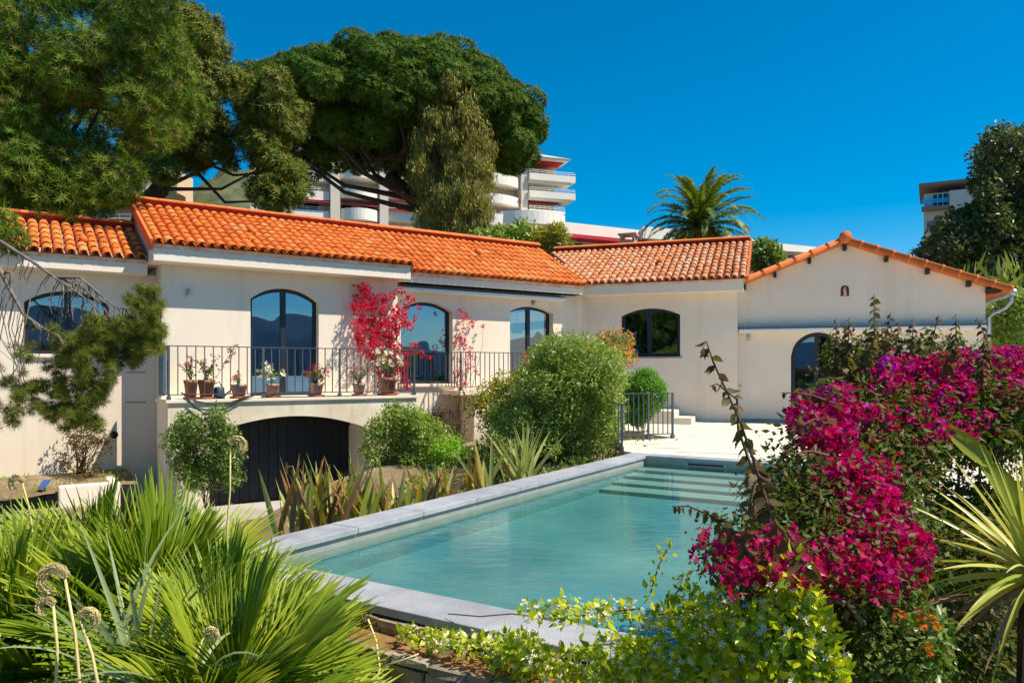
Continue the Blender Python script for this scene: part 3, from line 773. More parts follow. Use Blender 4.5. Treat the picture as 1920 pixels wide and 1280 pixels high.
roofA, cA = roof(FA, -.14, 5.26, .52, 3.775, -2.2, 4.98, 9, M['tile'], True)
def clipB(t): return .10 - 1.75 * t
roofA2, cA2 = roof(FA, 5.262, 10.78, .0, 3.70, -2.2, 4.98, 8, M['tile'], False)
roofB, cB = roof(FB, -1.7, 4.47, .42, 3.745, -2.9, 5.20, 11, M['pale_tile'], False, clipB, ch=M['mortar'])
roofL, cL = roof(FA, -3.5, -.145, -.22, 3.545, -2.2, 4.42, 6, M['tile'], True, ch=M['mortar'])
for ro, c, u, t in ((roofA, cA, 1.95, .40), (roofA2, cA2, 8.1, .55), (roofB, cB, 2.05, .45), (roofL, cL, -1.2, .3)):
    mb = MB(); q0 = c(u, t, .1); q1 = c(u, t + .09, .16); mb.tube([c(u, t - .02, .125), c(u, t + .10, .115)], [.075, .06], 9); mb.build('vent_tile', M['ridge'], ro, True)
# gable end closing the main roof above the left wing, and the verge of the right wing
mb = MB(); MBv = [FA.p(-.12, .44, 3.50), FA.p(-.12, -2.2, 3.50), FA.p(-.12, -2.2, 4.9), FA.p(-.12, .44, 3.70)]
mb.hexa([FA.p(-.12, .44, 3.46), FA.p(5.2, .44, 3.46), FA.p(5.2, -2.2, 3.46), FA.p(-.12, -2.2, 3.46), FA.p(-.12, .44, 3.655), FA.p(5.2, .44, 3.655), FA.p(5.2, -2.2, 4.83), FA.p(-.12, -2.2, 4.83)])
mb.build('gable_end', M['peach'], villa)
mb = MB(); mb.hexa([cA(a, t, dz) for dz in (-.14, .07) for a, t in ((-.20, -.0), (-.145, -.0), (-.145, 1.0), (-.20, 1.0))]); mb.build('verge_tile', M['ridge'], roofA)
mb = MB(); mb.hexa([cA(a, t, dz) for dz in (-.14, .05) for a, t in ((5.262, .0), (5.30, .0), (5.30, .9), (5.262, .9))]); mb.build('verge_tile', M['ridge'], roofA)
mb = MB(); mb.hexa([FB.p(.6, .35, 3.46), FB.p(4.38, .35, 3.46), FB.p(4.38, -2.9, 3.46), FB.p(.6, -2.9, 3.46), FB.p(.6, .35, 3.63), FB.p(4.38, .35, 3.63), FB.p(4.38, -2.9, 5.06), FB.p(.6, -2.9, 5.06)])
mb.build('gable_end', M['peach'], villa)
mb = MB(); mb.hexa([cB(a, t, dz) for dz in (-.15, .06) for a, t in ((4.475, .0), (4.53, .0), (4.53, 1.0), (4.475, 1.0))]); mb.build('verge_tile', M['ridge'], roofB)
mb = MB(); mb.hexa([FA.p(5.3, -.1, 3.46), FA.p(10.75, -.1, 3.46), FA.p(10.75, -2.2, 3.46), FA.p(5.3, -2.2, 3.46), FA.p(5.3, -.1, 3.58), FA.p(10.75, -.1, 3.58), FA.p(10.75, -2.2, 4.83), FA.p(5.3, -2.2, 4.83)]); mb.build('gable_end', M['peach'], villa)
# chimney behind the right wing's ridge
ch = at(1177, 468, 23.2); mb = MB()
mb.fbox(FB, .42, .90, -3.9, -3.4, 4.5, 5.58); mb.build('chimney', M['peach'], villa)
mb = MB(); mb.fbox(FB, .36, .96, -3.95, -3.35, 5.76, 5.81)
for a, b in ((.42, -3.9), (.82, -3.9), (.42, -3.48), (.82, -3.48)): mb.fbox(FB, a, a + .08, b, b + .08, 5.581, 5.759)
mb.build('chimney_cap', M['peach'], villa)

# balcony over the garage
BZ = .826
arch_wall(FA, 0, 5.02, -1.4, BZ - .06, 1.2, .95, [(.72, 3.86, -1.4, .16, .46)], 'balcony_wall', M['stucco_old'], villa, seg=24)
mb = MB(); mb.fbox(FA, -.04, 5.06, -.0, 1.25, BZ - .059, BZ); mb.build('balcony_slab', M['stucco'], villa, bevel=.008)
mb = MB(); mb.fbox(FA, 0.001, .72, .0, .949, -1.4, BZ - .06); mb.build('garage_wall', M['stucco'], villa)
mb = MB(); mb.fbox(FA, 3.86, 5.019, .0, .949, -1.4, BZ - .06); mb.build('garage_wall', M['stucco'], villa)
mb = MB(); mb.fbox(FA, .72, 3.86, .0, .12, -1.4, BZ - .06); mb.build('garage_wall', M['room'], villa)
gd = bpy.data.objects.new('garage_door', None); link(gd, villa)
for i in range(16):
    u = .725 + i * .196
    mb = MB(); mb.fbox(FA, u + .004, min(u + .192, 3.856), .15, .195 + (.012 if i == 8 else 0), -1.345, .50); mb.build('plank', M['door'], gd, bevel=.006)
q = FA.hit(537, 878, .21)
mb = MB(); mb.fbox(FA, q[0] - .03, q[0] + .03, .224, .232, q[1] - .13, q[1] + .13); mb.build('handle_plate', M['brass'], gd)
mb = MB(); mb.tube([FA.p(q[0], .23, q[1] + .05), FA.p(q[0], .26, q[1] + .05), FA.p(q[0] + .13, .26, q[1] + .05)], .012, 6); mb.build('handle', M['brass'], gd)
for zz in (.2, -.6):
    mb = MB(); mb.fbox(FA, 3.80, 3.858, .21, .26, zz - .05, zz + .05); mb.build('hinge', M['black'], gd)
# shutter board at the left end of the balcony
mb = MB(); mb.fbox(FA, .015, .045, .05, .62, BZ + .06, BZ + .96)
for i in range(4): mb.fbox(FA, .046, .052, .08 + i * .135, .08 + i * .135 + .11, BZ + .09, BZ + .93)
tag(mb.build('shutter', M['shutter']), 'blue-grey louvred shutter board at the left end of the balcony', 'shutter')
# small cellar grille
mb = MB(); q0 = FA.hit(782, 768, -.5); q1 = FA.hit(845, 800, -.5)
mb.fbox(FA, q0[0], q1[0] - .25, -.499, -.488, .04, q0[1] - .12); mb.build('cellar_opening', M['black'], villa)
gr = empty('window_grille', 'black iron grille over the small cellar window right of the garage', 'grille', loc=(0, 0, 0))
for i in range(6):
    u = q0[0] + .02 + i * (q1[0] - q0[0] - .1) / 5
    mb = MB(); mb.tube([FA.p(u, -.40, -.02), FA.p(u, -.40, q0[1] - .02), FA.p(u + .03, -.37, q0[1] + .03), FA.p(u + .05, -.40, q0[1])], .011, 5); mb.build('bar', M['black'], gr)
mb = MB(); mb.tube([FA.p(q0[0] - .02, -.40, q0[1] - .09), FA.p(q1[0], -.40, q0[1] - .09), FA.p(q1[0], -.40, -.1)], .012, 5); mb.tube([FA.p(q1[0], -.40, q0[1] - .09), FA.p(q1[0], -.5, q0[1] - .09)], .012, 5); mb.build('crossbar', M['black'], gr)

# second balcony (low wall and slab) by the third window
mb = MB(); mb.fbox(FA, 6.55, 10.4, -.499, .45, .77, .88); mb.build('balcony_slab', M['stucco'], villa, bevel=.008)
mb = MB(); mb.fbox(FA, 7.0, 10.3, -.499, .35, -1.4, .769); mb.build('balcony_wall', M['stucco_old'], villa)

# railings
def railing(label, fr, u0, u1, v, z0, hgt, step, posts=(), side=None, post_step=None):
    r = empty('railing', label, 'railing', 'blue-grey metal railings')
    def bar(nm, a, b, c, d, e, f_): MB().fbox(fr, a, b, c, d, e, f_).build(nm, M['metal'], r)
    bar('top_rail', u0 - .02, u1 + .02, v - .022, v + .022, z0 + hgt - .018, z0 + hgt)
    bar('bottom_rail', u0 - .02, u1 + .02, v - .018, v + .018, z0 + .085, z0 + .105)
    n = int(round((u1 - u0) / step)); pp = [round(i * n / max(1, len(posts) - 1)) for i in range(len(posts))] if posts else []
    for i in range(n + 1):
        u = u0 + (u1 - u0) * i / n
        if i in pp:
            bar('post', u - .018, u + .018, v - .018, v + .018, z0 + .03, z0 + hgt - .0185)
            bar('foot', u - .035, u + .035, v - .04, v + .03, z0, z0 + .07)
        else: bar('baluster', u - .0085, u + .0085, v - .0085, v + .0085, z0 + .1055, z0 + hgt - .0185)
    if side:
        for us, va, vb in side:
            bar('side_rail', us - .02, us + .02, va, vb, z0 + hgt - .017, z0 + hgt - .001); bar('side_rail', us - .015, us + .015, va, vb, z0 + .086, z0 + .104)
            m_ = max(2, int((vb - va) / step))
            for i in range(1, m_): vv = va + (vb - va) * i / m_; bar('baluster', us - .0085, us + .0085, vv - .0085, vv + .0085, z0 + .1045, z0 + hgt - .0175)
    return r
railing('long metal railing along the balcony over the garage', FA, .02, 4.98, 1.17, BZ, 1.0, .155, (0, 1, 2, 3), [(4.98, .02, 1.147), (.02, .65, 1.147)])
railing('metal railing of the small balcony before the window half hidden by the olive bush', FA, 6.60, 9.6, .40, .88, .94, .135, (0, 1, 2), [(6.60, -.48, .377)])
FR1 = Frame((1.87, 12.72), (-.04, 1.0)); FR2 = Frame((2.2, 14.72), (1.0, .34))
railing('short metal railing running away from the pool corner beside the olive bush', FR1, 0, 1.9, 0, 0, .80, .32, (0, 1))
railing('short metal railing on the terrace before the round clipped bush', FR2, 0, 1.10, 0, 0, .92, .112, (0, 1, 2))

# awnings of the villa
aw = empty('awning', 'folded white awning case under the eave above the arched balcony windows', 'awning')
mb = MB(); mb.fbox(FA, 5.20, 10.33, -.4985, -.22, 3.27, 3.36); mb.build('case', M['awning_white'], aw, bevel=.015)
mb = MB(); mb.fbox(FA, 5.20, 10.31, -.4985, -.30, 3.361, 3.40); mb.build('roll', M['awning_dark'], aw)

# wall lamps
def wall_lamp(fr, px, py, v, label):
    u, z = fr.hit(px, py, v); w = empty('wall_lamp', label, 'wall lamp', 'small steel wall lamps')
    MB().tube([fr.p(u, v + .07, z - .08), fr.p(u, v + .07, z + .08)], .035, 10).build('cylinder_shade', M['steel'], w, True)
    MB().fbox(fr, u - .025, u + .025, v + .0005, v + .05, z - .03, z + .03).build('bracket', M['black'], w)
wall_lamp(FA, 352, 549, 0, 'small steel cylinder lamp on the wall left of the balcony door')
wall_lamp(FA, 999, 567, -.5, 'small steel cylinder lamp above the third arched window')
wall_lamp(FB, 1404, 633, -.3, 'small steel cylinder lamp left of the gable building door')

# things inside the dining room, seen through the glass
for px, lab in ((790, 'white shell chair behind the arched window, left of two'), (826, 'white shell chair behind the arched window, right of two')):
    u, z = FA.hit(px, 700, -1.3); t = empty('shell_chair', lab, 'chair', 'white shell chairs indoors')
    mb = MB(); base = FA.p(u, -1.3, 1.25)
    for (hh, w_, dv) in ((0, .23, 0), (.12, .24, -.12), (.3, .22, -.17), (.45, .16, -.19)):
        for a_ in (-1, -.5, 0, .5, 1): mb.v.append(tuple(FA.p(u + a_ * w_, -1.3 + dv + .1 * a_ * a_, 1.25 + hh)))
    for j in range(3):
        for i in range(4): mb.f.append((j * 5 + i, j * 5 + i + 1, (j + 1) * 5 + i + 1, (j + 1) * 5 + i))
    mb.build('shell', M['chair'], t, True).modifiers.new('solid', 'SOLIDIFY').thickness = .02
    for du in (-.18, .18):
        for dv in (-.1, .22): MB().tube([FA.p(u + du * .6, -1.3 + dv * .6, 1.26), FA.p(u + du, -1.3 + dv, .80)], .014, 5).build('leg', M['wood'], t)
for px, py, lab in ((762, 612, 'pale pink pendant lamp shade inside the large arched window'), (970, 620, 'pale pink pendant lamp shade inside the narrow arched window')):
    u, z = FA.hit(px, py, -1.6); t = empty('pendant_lamp', lab, 'lamp')
    c_ = FA.p(u, -1.6, z - .07); MB().lathe([(.02, .16), (.10, .14), (.15, .07), (.16, 0)], c_, 14).build('shade', M['lamp_pink'], t, True)
    MB().tube([FA.p(u, -1.6, z + .08), FA.p(u, -1.6, 3.31)], .006, 5).build('cord', M['black'], t)

# ------------------------------------------------------------------ gable building
annexe = empty('gable_building', 'cream gabled building with an arched door and dark rafter ends on the right', 'building')
GV = -.3
ap_u, ap_z = 6.852, 4.60; sl = .385
gtop = lambda u: ap_z - abs(u - ap_u) * sl
op_gd = (5.57, 6.88, -.0, 1.74, 2.36)
# pentagon wall: two halves so the apex is sharp
arch_wall(FB, 4.2405, ap_u - .05, -.3, 3, GV, GV - .25, [], 'wall', M['stucco'], annexe, top=gtop) if False else None
def gable_wall():
    fr = FB; mb = MB(); f = arc_fn(*op_gd[:2], *op_gd[3:])
    us = sorted(set([4.2405, ap_u, 9.99] + list(np.linspace(op_gd[0], op_gd[1], 29))))
    for a, b in zip(us[:-1], us[1:]):
        mid = (a + b) / 2; inside = op_gd[0] < mid < op_gd[1]
        for v, fl in ((GV, 0), (GV - .25, 1)):
            za, zb = (f(a), f(b)) if inside else (-.3, -.3)
            q = [fr.p(a, v, za), fr.p(b, v, zb), fr.p(b, v, gtop(b)), fr.p(a, v, gtop(a))]
            mb.add(q, [(3, 2, 1, 0) if fl else (0, 1, 2, 3)])
        if inside: mb.add([fr.p(a, GV, f(a)), fr.p(b, GV, f(b)), fr.p(b, GV - .25, f(b)), fr.p(a, GV - .25, f(a))], [(3, 2, 1, 0)])
    for u in (op_gd[0], op_gd[1]): mb.add([fr.p(u, GV, -.3), fr.p(u, GV - .25, -.3), fr.p(u, GV - .25, f(u)), fr.p(u, GV, f(u))], [(0, 1, 2, 3)])
    mb.build('wall', M['stucco'], annexe)
gable_wall()
mb = MB(); mb.fbox(FB, 9.74, 9.99, -7.5, GV - .2501, -.3, 3.38); mb.build('wall', M['stucco'], annexe)
mb = MB(); mb.fbox(FB, 4.26, 9.73, -5.1, -5.0, 0, 3.2); mb.fbox(FB, 4.26, 9.73, -5.0, -.56, 2.75, 2.8); mb.fbox(FB, 4.26, 4.34, -5, -.56, 0, 2.75); mb.fbox(FB, 4.26, 9.73, -5, -.56, -.02, .006); mb.build('room', M['room'], annexe)
mb = MB(); mb.fbox(FB, 7.0, 9.5, -4.9, -4.3, .006, .9); mb.fbox(FB, 6.6, 7.6, -3.0, -2.4, .82, .90); mb.build('room_furniture', M['chair'], annexe)
# door: arched frame, closed left leaf with glass, right leaf open
wd = window(FB, (5.57, 6.88, .0, 1.74, 2.36), GV - .12, [6.20], parent=annexe, fw=.10, panel=.34)
wd.name = 'door'
panes = [c for c in wd.children if c.name.startswith('pane') and not c.name.startswith('panel')]
bpy.data.objects.remove(panes[1]); pn = [c for c in wd.children if c.name.startswith('panel')]; bpy.data.objects.remove(pn[1])
mb = MB(); mb.fbox(FB, 4.2405, 5.56, GV + .001, GV + .014, -.002, .09); mb.build('skirting', M['coping'], annexe)
mb = MB(); mb.fbox(FB, 6.89, 9.98, GV + .001, GV + .014, -.002, .09); mb.build('skirting', M['coping'], annexe)
# roof with verge tiles and rafters
for sgn, ue in ((-1, 4.12), (1, 10.45)):
    mb = MB(); z_e = ap_z - abs(ue - ap_u) * sl
    c8 = []
    for dz in (.005, .09):
        c8 += [FB.p(ap_u, GV + .30, ap_z + dz), FB.p(ue, GV + .30, z_e + dz), FB.p(ue, GV - 7.2, z_e + dz), FB.p(ap_u, GV - 7.2, ap_z + dz)]
    if sgn < 0: c8 = [c8[1], c8[0], c8[3], c8[2], c8[5], c8[4], c8[7], c8[6]]
    ro = mb.hexa(c8).build('roof', M['tile'], annexe)
    L = abs(ue - ap_u) * math.sqrt(1 + sl * sl); nt = int(round(L / .40)); e_u = np.array([sgn / math.sqrt(1 + sl * sl), -sl / math.sqrt(1 + sl * sl)])
    for i in range(nt):
        s0, s1 = L * i / nt, L * (i + 1) / nt + .03
        a = FB.p(ap_u + e_u[0] * s0, GV + .27, ap_z + e_u[1] * s0 + .085); b = FB.p(ap_u + e_u[0] * s1, GV + .27, ap_z + e_u[1] * s1 + .085)
        mb = MB(); mb.tube([a, a * .12 + b * .88, a * .115 + b * .885, b], [.078, .086, .098, .098], 10); mb.build('verge_tile', M['ridge'], ro, True)
    # channel and cover tiles seen only edge-on: ridges down the slope
    mb = MB()
    for i in range(1, 34):
        v = GV + .27 - i * .21
        mb.tube([FB.p(ap_u, v, ap_z + .085), FB.p(ue, v, z_e + .085)], .085, 8)
    tag(mb.build('cover_tiles', M['tile'], ro, True), kind='stuff')
    for i, s0 in enumerate((.9, 1.8, 2.62) if sgn < 0 else (1.02, 2.0, 2.95)):
        u = ap_u + e_u[0] * s0; z = ap_z + e_u[1] * s0
        mb = MB(); mb.fbox(FB, u - .04, u + .04, GV + .001, GV + .24, z - .14, z - .012); mb.build('rafter_end', M['wood'], annexe)
mb = MB(); mb.fbox(FB, ap_u - .045, ap_u + .045, GV + .001, GV + .24, ap_z - .17, ap_z - .03); mb.build('rafter_end', M['wood'], annexe)
mb = MB(); mb.fbox(FB, 9.98, 10.28, GV - .3, GV + .22, 3.24, 3.33); mb.build('rafter_end', M['wood'], annexe)
mb = MB(); mb.tube([FB.p(ap_u, GV + .42, ap_z + .13), FB.p(ap_u, GV - 7.2, ap_z + .13)], .15, 14); mb.build('ridge_tile', M['ridge'], annexe, True)
# niche with a small figure
u, z = FB.hit(1584, 545, GV)
prof = ring_profile(u - .10, u + .10, z - .14, z + .05, z + .14, 10)
mb = MB(); n = len(prof); mb.v = [tuple(FB.p(a, GV + .003, b)) for a, b in prof]; mb.f = [tuple(range(n))]; mb.build('niche', M['niche'], annexe)
mb = MB(); mb.tube([FB.p(u, GV + .012, z - .13), FB.p(u + .01, GV + .02, z - .06), FB.p(u - .01, GV + .02, z + .02), FB.p(u + .005, GV + .018, z + .065), FB.p(u, GV + .016, z + .10)], [.045, .032, .042, .02, .026], 8)
tag(mb.build('figurine', M['statue'], None, True), 'small terracotta figurine in the niche under the gable', 'figurine')
# gutter and downpipe
gp = empty('downpipe', 'grey metal gutter and downpipe at the right corner of the gable building', 'downpipe')
ge = FB.p(10.50, GV + .30, 3.20)
mb = MB(); mb.tube([FB.p(10.50, GV + .32, 3.22), FB.p(10.50, GV - 7, 3.22)], .075, 10); mb.build('gutter', M['galva'], gp, True)
mb = MB(); mb.tube([FB.p(10.48, GV + .22, 3.20), FB.p(10.47, GV + .22, 3.0), FB.p(10.36, GV + .16, 2.86), FB.p(10.12, GV + .1, 2.74), FB.p(10.05, GV + .07, 2.64), FB.p(10.05, GV + .07, 0.02)], .045, 8); mb.build('pipe', M['galva'], gp, True)
aw = empty('awning', 'long folded white awning case across the gable building above its door', 'awning')
mb = MB(); mb.fbox(FB, 4.27, 9.96, GV + .001, GV + .27, 2.37, 2.46); mb.build('case', M['awning_white'], aw, bevel=.015)
mb = MB(); mb.fbox(FB, 4.30, 9.93, GV + .001, GV + .22, 2.461, 2.53); mb.build('roll', M['awning_dark'], aw)
mb = MB(); mb.fbox(FB, 4.27, 9.96, GV + .001, GV + .10, 2.531, 2.56); mb.build('hood', M['awning_white'], aw)
mb = MB(); u, z = FB.hit(1388, 724, GV); mb.tube([FB.p(u, GV + .001, z), FB.p(u, GV + .06, z), FB.p(u, GV + .06, z + .04)], .012, 6)
tag(mb.build('wall_hook', M['black']), 'tiny dark hook on the shaded wall of the gable building', 'hook')

# ------------------------------------------------------------------ buildings on the hillside behind
def bld(mb_fn, name, m, parent): mb = MB(); mb_fn(mb); return mb.build(name, m, parent)
def pbox(mb, x0, x1, y0, y1, d0, d1):           # a block surveyed at distance d0, reaching back to d1
    a = at(x0, y1, d0); b = at(x1, y0, d0); mb.box(a[0], b[0], d0, d1, a[2], b[2])
def rail_far(b, x0, x1, y, d, m=None):
    mb = MB(); a = at(x0, y, d); e = at(x1, y, d)
    for dz in (.28, .52): mb.tube([a + [0, 0, dz], e + [0, 0, dz]], .035, 4)
    for i in range(7): q = a + (e - a) * i / 6; mb.tube([q, q + [0, 0, .52]], .03, 4)
    mb.build('balcony_rail', m or M['white'], b)
def curved(mb, x0, x1, ytop, ybot, d, bulge, slab=.0):
    a = at(x0, ytop, d); b = at(x1, ytop, d); zb = at(x0, ybot, d)[2]; n = 12; w = b[0] - a[0]
    fr_ = []; bk = []
    for i in range(n + 1):
        t = i / n; fr_.append((a[0] + w * t, d - bulge * math.sin(math.pi * t) ** .8))
    pts = fr_ + [(b[0], d + 2.2), (a[0], d + 2.2)]; k = len(pts)
    mb.add([(x, y, zb) for x, y in pts] + [(x, y, a[2]) for x, y in pts], [tuple(range(k - 1, -1, -1)), tuple(range(k, 2 * k))] + [(i, (i + 1) % k, (i + 1) % k + k, i + k) for i in range(k)])

ab = empty('apartment_block', 'white apartment block with curved balconies and red awnings behind the stone pine', 'building')
AF = Frame(tuple(at(760, 0, 104)[:2]), (.946, .326))
def abox(x0, x1, y0, y1, v0, v1, name, m, parent=None):
    xm = (x0 + x1) / 2; mb = MB(); mb.fbox(AF, AF.hit(x0, 0)[0], AF.hit(x1, 0)[0], v0, v1, AF.hit(xm, y1)[1], AF.hit(xm, y0)[1]); return mb.build(name, m, parent or ab)
def acurve(x0, x1, y0, y1, bulge, v=0):
    ua, ub = AF.hit(x0, 0)[0], AF.hit(x1, 0)[0]; xm = (x0 + x1) / 2; zt, zb = AF.hit(xm, y0)[1], AF.hit(xm, y1)[1]; n = 12
    pts = [(ua + (ub - ua) * i / n, v + bulge * math.sin(math.pi * i / n) ** .8) for i in range(n + 1)] + [(ub, -2.2), (ua, -2.2)]; k = len(pts); mb = MB()
    mb.add([AF.p(a_, b_, zb) for a_, b_ in pts] + [AF.p(a_, b_, zt) for a_, b_ in pts], [tuple(range(k - 1, -1, -1)), tuple(range(k, 2 * k))] + [(i, (i + 1) % k, (i + 1) % k + k, i + k) for i in range(k)]); mb.build('balcony', M['white'], ab)
def arail(x0, x1, y, v):
    ua, ub = AF.hit(x0, 0)[0], AF.hit(x1, 0)[0]; z = AF.hit((x0 + x1) / 2, y)[1]; mb = MB()
    for dz in (.28, .52): mb.tube([AF.p(ua, v, z + dz), AF.p(ub, v, z + dz)], .035, 4)
    for i in range(8): u_ = ua + (ub - ua) * i / 7; mb.tube([AF.p(u_, v, z), AF.p(u_, v, z + .52)], .03, 4)
    mb.build('balcony_rail', M['white'], ab)
abox(470, 1000, 300, 520, -14, -2.0, 'wall', M['beige']); abox(1000, 1050, 310, 520, -14, -2.01, 'wall', M['beige'])
for x0, x1 in ((619, 637), (711, 727), (846, 858), (975, 987)): abox(x0, x1, 286, 480, -1.99, .6, 'pillar', M['beige'])
for yt, yb in ((316, 335), (354, 371), (391, 412), (428, 450)):
    abox(470, 618, yt, yb, -1.99, 0, 'balcony', M['white']); acurve(638, 710, yt + 3, yb + 3, 1.6)
    abox(728, 845, yt + 6, yb + 4, -1.99, 0, 'balcony', M['white']); acurve(859, 974, yt + 14, yb + 14, 2.0)
    arail(470, 618, yt, -.2); arail(728, 845, yt + 6, -.2)
for yt, yb, xe in ((331, 349, 1073), (363, 381, 1073), (397, 409, 1054)):
    abox(988, xe, yt, yb - 6, -1.99, 1.2, 'balcony', M['white']); abox(988, xe - 6, yb - 6, yb - 2, -1.99, .8, 'balcony_slab', M['white']); arail(988, xe, yt, 1.0)
acurve(934, 1052, 404, 428, 2.2, 1.5)
for x0, x1, y0, y1 in ((540, 600, 375, 386), (545, 600, 341, 352), (645, 660, 345, 355), (645, 662, 380, 390), (680, 705, 382, 390), (645, 662, 308, 316), (740, 790, 378, 389), (880, 900, 335, 346), (1004, 1030, 312, 327), (1000, 1024, 355, 362), (992, 1016, 389, 396), (945, 962, 377, 384), (945, 965, 343, 350), (745, 800, 342, 352), (870, 900, 372, 381)):
    w_ = bpy.data.objects.new('window', None); link(w_, ab)
    abox(x0, x1, y0, y1, -1.98, -1.9, 'pane', M['darkglass'], w_); abox((x0 + x1) / 2 - 1, (x0 + x1) / 2 + 1, y0, y1, -1.895, -1.85, 'frame', M['beige'], w_)
for x0, x1, y in ((530, 618, 371), (638, 710, 380), (728, 845, 356), (728, 845, 392), (770, 844, 320), (988, 1049, 377), (935, 974, 372), (638, 710, 417), (960, 1050, 430)):
    ua, ub = AF.hit(x0, 0)[0], AF.hit(x1, 0)[0]; z = AF.hit((x0 + x1) / 2, y)[1]; mb = MB()
    mb.hexa([AF.p(a_, b_, z + c_) for t_ in (0, .15) for a_, b_, c_ in ((ua, .5, -.55 + t_), (ub, .5, -.55 + t_), (ub, -1.9, -.05 + t_), (ua, -1.9, -.05 + t_))]); mb.build('awning', M['red'], ab)
u0_, u1_ = AF.hit(560, 0)[0], AF.hit(1063, 0)[0]; z_ = AF.hit(1040, 302)[1]; mb = MB()
mb.hexa([AF.p(a_, b_, c_) for a_, b_, c_ in ((u0_, 1.6, z_), (u1_, 1.6, z_), (u1_, -14, z_), (u0_, -14, z_), (u0_ + 3, -2.5, z_ + 1.6), (u1_ - 4, -2.5, z_ + 1.6), (u1_ - 4, -11, z_ + 1.6), (u0_ + 3, -11, z_ + 1.6))]); mb.build('roof', M['peach'], ab)
mb = MB(); mb.fbox(AF, u0_, u1_ - .3, -1.9, 1.4, z_ - .3, z_ - .01); mb.build('eave', M['white'], ab)
mb = MB(); mb.fbox(AF, AF.hit(1000, 0)[0], u1_ - .8, -1.9, .6, z_ - .45, z_ - .31); mb.build('eave_band', M['red'], ab)

lb = empty('terrace_building', 'long low white building with a red awning behind the date palm', 'building')
D = 72
def sloped(mb, x0, x1, ya0, ya1, yb0, yb1, d0, d1, dx=10):
    a, b = at(x0, ya1, d0), at(x1, yb1, d1); c_, e = at(x0, ya0, d0), at(x1, yb0, d1)
    mb.hexa([a, b, b + [0, dx, 0], a + [0, dx, 0], c_, e, e + [0, dx, 0], c_ + [0, dx, 0]])
bld(lambda m_: sloped(m_, 1050, 1205, 415, 437, 432, 451, 72, 78), 'parapet', M['white'], lb)
bld(lambda m_: sloped(m_, 1206, 1330, 424, 446, 436, 456, 76, 80), 'parapet', M['white'], lb)
bld(lambda m_: sloped(m_, 1331, 1530, 443, 462, 463, 474, 79, 90), 'parapet', M['white'], lb)
bld(lambda m_: sloped(m_, 1040, 1205, 437, 520, 451, 520, 74, 80), 'wall', M['beige'], lb)
bld(lambda m_: sloped(m_, 1206, 1520, 450, 520, 474, 520, 79, 93), 'wall', M['beige'], lb)
bld(lambda m_: sloped(m_, 1062, 1215, 437, 444, 452, 458, 71, 77, 2), 'awning', M['red'], lb)
bld(lambda m_: pbox(m_, 1072, 1092, 456, 470, 73.6, 73.9), 'window', M['darkglass'], lb)
bld(lambda m_: pbox(m_, 1120, 1150, 458, 470, 75.3, 75.5), 'window', M['white'], lb)
bld(lambda m_: pbox(m_, 1480, 1520, 478, 490, 88, 88.4), 'window', M['blueglass'], lb)
rail_far(lb, 1062, 1200, 478, 71.5)

ob = empty('ochre_building', 'peach and ochre building with white railings glimpsed behind the left pines', 'building')
D = 44
bld(lambda m_: pbox(m_, 20, 332, 318, 470, D, D + 2.2), 'wall', M['peach'], ob)
bld(lambda m_: pbox(m_, 20, 328, 359, 378, D - 1.4, D - .001), 'balcony', M['ochre'], ob)
bld(lambda m_: pbox(m_, 20, 328, 412, 430, D - 1.4, D - .001), 'balcony', M['white'], ob)
for y in (359, 416):
    mb = MB(); a = at(60, y, D - 1.2); e = at(327, y, D - 1.2)
    for dz in (.0, .22, .44): mb.tube([a + [0, 0, dz], e + [0, 0, dz]], .025, 4)
    for i in range(14): q_ = a + (e - a) * i / 13; mb.tube([q_, q_ + [0, 0, .46]], .022, 4)
    mb.build('railing', M['white'], ob)
for x0, x1, y0, y1 in ((172, 211, 386, 418), (246, 272, 340, 358), (100, 130, 388, 418)):
    w_ = bpy.data.objects.new('window', None); link(w_, ob)
    for a, e in ((x0, (x0 + x1) / 2 - .5), ((x0 + x1) / 2 + .5, x1)): bld(lambda m_: pbox(m_, a, e, y0, y1, D - .1, D - .01), 'shutter', M['blueglass'], w_)

tw = empty('tower_block', 'pale tower block with taupe roof band and glass balcony behind the dark tree', 'building')
TF_ = Frame(tuple(at(1724, 0, 92)[:2]), (.87, -.49))
def tbox(x0, x1, y0, y1, v0, v1, name, m):
    a_, e_ = TF_.hit(x0, y1), TF_.hit(x1, y0); mb = MB(); mb.fbox(TF_, a_[0], e_[0], v0, v1, a_[1], e_[1]); mb.build(name, m, tw)
tbox(1732, 1852, 352, 520, -10, 0, 'wall', M['tower'])
tbox(1723, 1864, 334, 354, -10, 1.4, 'roof_band', M['tower_band'])
tbox(1728, 1778, 387, 398, .01, 1.4, 'balcony', M['tower_band'])
tbox(1780, 1852, 354.2, 520, .01, 1.2, 'side_wall', M['tower'])
tbox(1750, 1777, 363, 387, .02, .1, 'window', M['darkglass'])
tbox(1757, 1759, 363, 387, .11, .16, 'window_frame', M['white']); tbox(1767, 1769, 363, 387, .11, .16, 'window_frame', M['white'])
tbox(1729, 1777, 374, 387, 1.32, 1.37, 'glass_balustrade', M['glass'])
tbox(1738, 1775, 412, 430, .02, .1, 'window', M['tower_band'])

